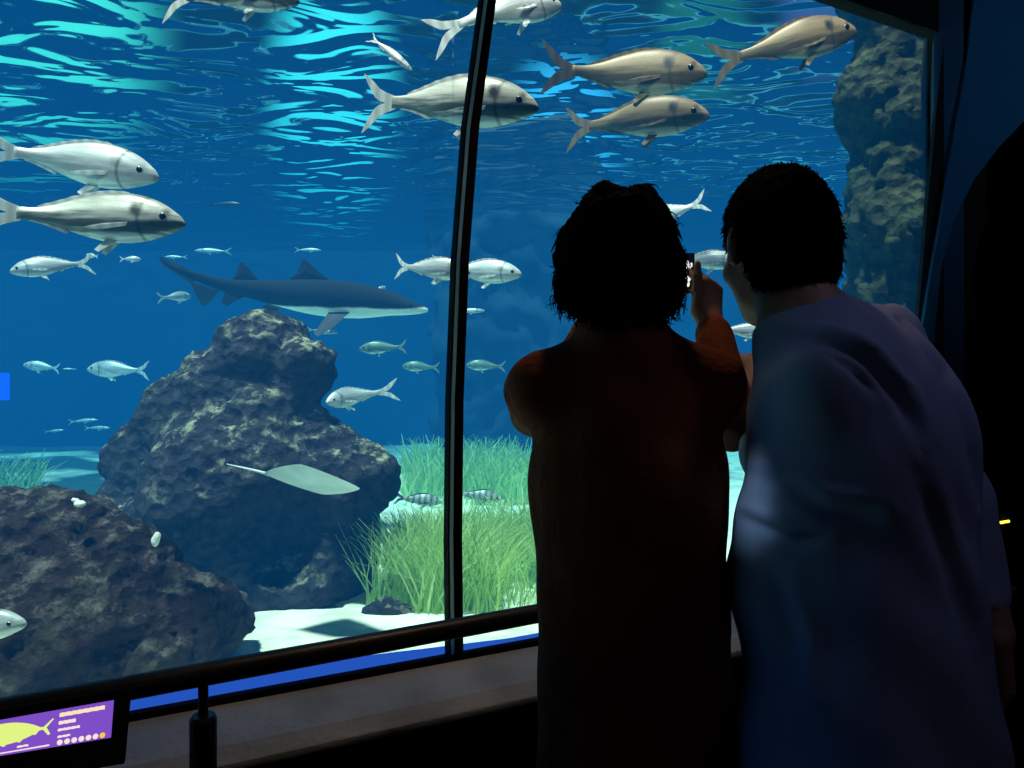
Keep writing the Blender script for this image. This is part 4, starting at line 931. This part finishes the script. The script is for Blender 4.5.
# ---- woman with raised phone
def J3(**k): return {a: np.array(v, float) if not np.isscalar(v) else v for a, v in k.items()}
Bw = rotz(math.radians(4))
w_wr = P(710, 322, 1.60)
Jw = J3(head=(.184, 1.31, 1.526), neck=(.187, 1.285, 1.385), chest=(.200, 1.28, 1.17), pelvis=(.208, 1.27, .86), w=.94,
        shL=P(543, 388, 1.29), elL=P(538, 410, 1.50), wrL=P(606, 312, 1.585), shR=P(708, 386, 1.29), elR=P(733, 422, 1.47), wrR=w_wr,
        hipL=(.148, 1.275, .82), knL=(.105, 1.31, .46), anL=(.10, 1.27, .075), hipR=(.272, 1.275, .82), knR=(.285, 1.30, .46), anR=(.29, 1.26, .075))
PHY = 1.628
ph_c = P(694.5, 271, PHY)                   # right end of the phone
ph_mid = ph_c-np.array([.080, 0, 0])
handsW = [dict(w=w_wr, d=np.array([.02, .18, .97]), n=np.array([-.55, .8, .05]), s=np.array([-.8, -.55, .2]), curl=(.75, 1.0, .5), scale=1.0, thumb=np.array([-.12, -.30, .95])),
          dict(w=Jw['wrL'], d=np.array([-.02, .22, .97]), n=np.array([1.0, .1, .05]), s=np.array([.25, -1.0, .2]), curl=(.75, 1.0, .5), scale=.92, thumb=np.array([.16, -.42, .95]))]
def foldsW(c):
    c = c.astype(float); z = c[:, 2]
    return .017*fbm(c*np.array([1, 1, .45]), 10, 3)+.004*np.sin(z*38+c[:, 0]*26)*np.clip((1.05-z)*2, 0, 1)
extraW = [col((.204, 1.28, 1.14), (.212, 1.27, .60), .152, .166, .80, Bw, .06)]
woman = person(Jw, Bw, rotz(math.radians(-2)), 1.0, (.195, 1.27), 'woman with short curly black hair in a rust jacket raising a phone to the tank', handsW, 'curly',
       dict(g=.004, k=.035, yoke=.135, extra=extraW, sleeveL=.86, sleeveR=.86, collar=.075, hem=.58, mat=M_jacket, name='jacket'), foldsW, 3)
# the phone, held in landscape
ph = empty('smartphone', ph_mid-np.array([0, 0, .039]), 'dark smartphone with a bright screen held up in the right hand of the woman', 'phone')
def box(b, c, s): 
    x, y, z = np.array(s)/2; c = np.array(c); b.prism([c+(-x, -y, -z), c+(x, -y, -z), c+(x, -y, z), c+(-x, -y, z)], (0, 2*y, 0))
b = MB(); box(b, ph_mid, (.16, .0085, .078)); rehome(b.build('phone_body', M_black, bevel=.003), ph)
b = MB(); box(b, ph_mid+np.array([0, -.0046, 0]), (.150, .0008, .070)); scr = rehome(b.build('screen', emit('screen_dark', lin(8, 16, 30), 1.0)), ph)
M_ico = emit('screen_white', lin(240, 246, 250), 1.3)
def disc(name, x, z, rx, rz, mat, tilt=0.0):
    V = []
    for a in np.linspace(0, 2*math.pi, 16, endpoint=False):
        dx, dz = rx*math.cos(a), rz*math.sin(a); V.append(ph_c+np.array([x+dx*math.cos(tilt)-dz*math.sin(tilt), -.0056, z+dx*math.sin(tilt)+dz*math.cos(tilt)]))
    o = mesh(name, V, [tuple(range(16))], mat, smooth=False); rehome(o, ph)
M_ico2 = emit('screen_yellow', lin(250, 225, 170), 1.2)
for (x, z, rx, rz, m, t) in [(-.017, .012, .0042, .011, M_ico, -.25), (-.009, .010, .0028, .0075, M_ico, -.2), (-.008, -.006, .0034, .005, M_ico2, -.2), (-.0145, -.010, .0022, .005, M_ico, -.2), (-.021, -.016, .0036, .0035, M_ico, 0), (-.013, -.019, .0028, .0055, M_ico, -.2), (-.0145, -.030, .0028, .0055, M_ico2, -.2), (-.06, .0, .02, .01, M_ico, .2), (-.09, -.01, .016, .007, M_ico, 0)]:
    disc('screen_highlight', x, z, rx, rz, m, t)

# ---- man leaning in beside her
Bm = rotz(math.radians(34))
Hm = rotz(math.radians(12))@rotx(math.radians(-10))
Jm = J3(head=P(775, 248, 1.25), neck=P(806, 328, 1.19), chest=P(858, 455, 1.18), pelvis=P(862, 660, 1.14), w=1.10,
        shL=P(818, 380, 1.10), elL=P(770, 455, 1.36), wrL=P(756, 364, 1.62), shR=P(880, 342, 1.26), elR=P(957, 500, 1.24), wrR=P(996, 632, 1.17),
        hipL=(.490, 1.14, .84), knL=(.45, 1.14, .47), anL=(.44, 1.06, .075), hipR=(.60, 1.18, .84), knR=(.62, 1.24, .47), anR=(.64, 1.18, .075))
handsM = [dict(w=Jm['wrL'], d=np.array([-.75, .6, .12]), n=np.array([.1, .2, -1.0]), s=np.array([.6, .75, .2]), curl=(.25, .35, .25), scale=1.05),
          dict(w=Jm['wrR'], d=np.array([.12, .06, -1.0]), n=np.array([-1.0, .3, -.1]), s=np.array([.2, 1.0, .1]), curl=(.35, .5, .35), scale=1.05)]
def crease(c, pts, Y, depth, w):
    q = [P(x, y, Y) for x, y in pts]; dm = np.full(len(c), 9.0); sd = np.zeros(len(c)); n = len(q)-1
    fade = np.zeros(len(c))
    for i in range(n):
        a, b = q[i][[0, 2]], q[i+1][[0, 2]]; v = b-a; p = c[:, [0, 2]]-a
        t = np.clip((p@v)/(v@v), 0, 1); d = p-t[:, None]*v; l = np.linalg.norm(d, axis=1); up = l < dm
        dm[up] = l[up]; sd[up] = (np.sign(v[0]*p[:, 1]-v[1]*p[:, 0])*l)[up]; fade[up] = ((i+t)/n)[up]
    f = np.sin(np.pi*np.clip(fade, 0.03, .97))**.6*(c[:, 1] < Y+.07)
    return f*depth*(-np.exp(-(sd/w)**2)+.75*np.exp(-((sd-1.9*w)/w)**2))
def foldsM(c):
    c = c.astype(float); z = c[:, 2]
    diag = np.sin((z*.8+c[:, 0]*.9)*46+4*fbm(c, 5, 2))
    d = .014*fbm(c*np.array([1, 1, .45]), 9, 3)+.0035*diag*np.clip((1.32-z)*3, .2, 1)
    for pts, dp, w in (([(786, 338), (812, 345), (842, 362), (868, 394), (880, 430)], .016, .011), ([(800, 352), (826, 368), (850, 396)], .009, .008), ([(914, 322), (938, 372), (950, 430), (958, 500)], .014, .010),
                       ([(770, 480), (800, 500), (840, 505)], .012, .012), ([(742, 520), (775, 535), (800, 530)], .010, .010), ([(880, 470), (905, 540), (925, 610)], .010, .014), ([(760, 560), (772, 620), (770, 680)], .010, .012)):
        d = d+crease(c, pts, 1.12, dp, w)
    return d
extraM = [col(Jm['chest'], np.array([.537, 1.125, .72]), .150, .188, .95, Bm, .06), el(np.array([.50, 1.20, 1.03]), (.15, .13, .17), Bm, .06), el(P(848, 385, 1.16), (.125, .08, .11), Bm, .06)]
man = person(Jm, Bm, Hm, .97, (.54, 1.13), 'man with short dark hair in a pale blue shirt leaning in beside the woman', handsM, 'short',
       dict(g=.006, k=.018, yoke=.112, extra=extraM, sleeveL=.42, sleeveR=.75, collar=.022, hem=.70, mat=M_shirt, name='shirt'), foldsM, 5)

# ================================================================ LIGHT AND CAMERA
def lamp_(name, kind, loc, rot, **k):
    d = bpy.data.lights.new(name, kind); o = bpy.data.objects.new(name, d); COL.objects.link(o); o.location = loc; o.rotation_euler = rot
    for a, v in k.items(): setattr(d, a, v)
    return o
lamp_('tank_sun', 'SUN', (0, 3, 8), (math.radians(12), math.radians(-8), 0), energy=12, color=(1.0, .86, .68), angle=.08)
def aim(frm, to): return (Vector(to)-Vector(frm)).to_track_quat('-Z', 'Y').to_euler()
lamp_('tank_side_fill', 'SUN', (0, 3, 8), (math.radians(50), math.radians(-12), 0), energy=3.5, color=(1.0, .86, .70), angle=.1)  # second sun added to brighten the fish and rock faces
a = (.98, .82, 2.25); lamp_('shoulder_fill', 'SPOT', a, aim(a, (.66, 1.18, 1.44)), energy=3.2, color=(.55, .58, 1.0), spot_size=math.radians(62), spot_blend=1.0, shadow_soft_size=.12)  # unseen lamp added to brighten the shoulder of the man
a = (.3, -1.6, 2.6); lamp_('room_fill', 'AREA', a, aim(a, (.4, 1.2, 1.4)), energy=.45, color=(1.0, .9, .8), size=.8)
a = (-.5, .8, 1.9); lamp_('shirt_fill', 'SPOT', a, aim(a, (.372, 1.15, 1.135)), energy=16, color=(.55, .85, 1.0), spot_size=math.radians(6.5), spot_blend=.7, shadow_soft_size=.02)  # narrow unseen spot added for the bright patch on the shirt
a = (.25, 1.75, 2.78); lamp_('warm_rim_fill', 'SPOT', a, aim(a, (.30, 1.35, 1.2)), energy=17, color=(1.0, .62, .38), spot_size=math.radians(95), spot_blend=.8, shadow_soft_size=.06)  # unseen warm spot added for the orange rims on shoulders and hands
a = (2.0, 1.6, 2.6); lamp_('wall_fill', 'SPOT', a, aim(a, (1.9, 2.85, 2.4)), energy=10, color=(.4, .65, 1.0), spot_size=math.radians(80), spot_blend=.9, shadow_soft_size=.1)  # unseen lamp added to lift the blue wall out of the dark
w = bpy.data.worlds.new('hall_dusk'); sc.world = w; w.use_nodes = True
w.node_tree.nodes['Background'].inputs[0].default_value = (.004, .03, .06, 1); w.node_tree.nodes['Background'].inputs[1].default_value = 1.0
cd = bpy.data.cameras.new('camera'); cam = bpy.data.objects.new('camera', cd); COL.objects.link(cam)
cam.location = (0, 0, 1.32); cam.rotation_euler = (math.pi/2, 0, 0)
cd.sensor_width = 36; cd.lens = 36*F/1024; cd.clip_start = .05
sc.camera = cam
sc.view_settings.view_transform = 'Standard'; sc.view_settings.look = 'None'
try:
    sc.cycles.transparent_max_bounces = 24; sc.cycles.max_bounces = 8; sc.cycles.volume_bounces = 0; sc.cycles.use_denoising = True
except Exception: pass
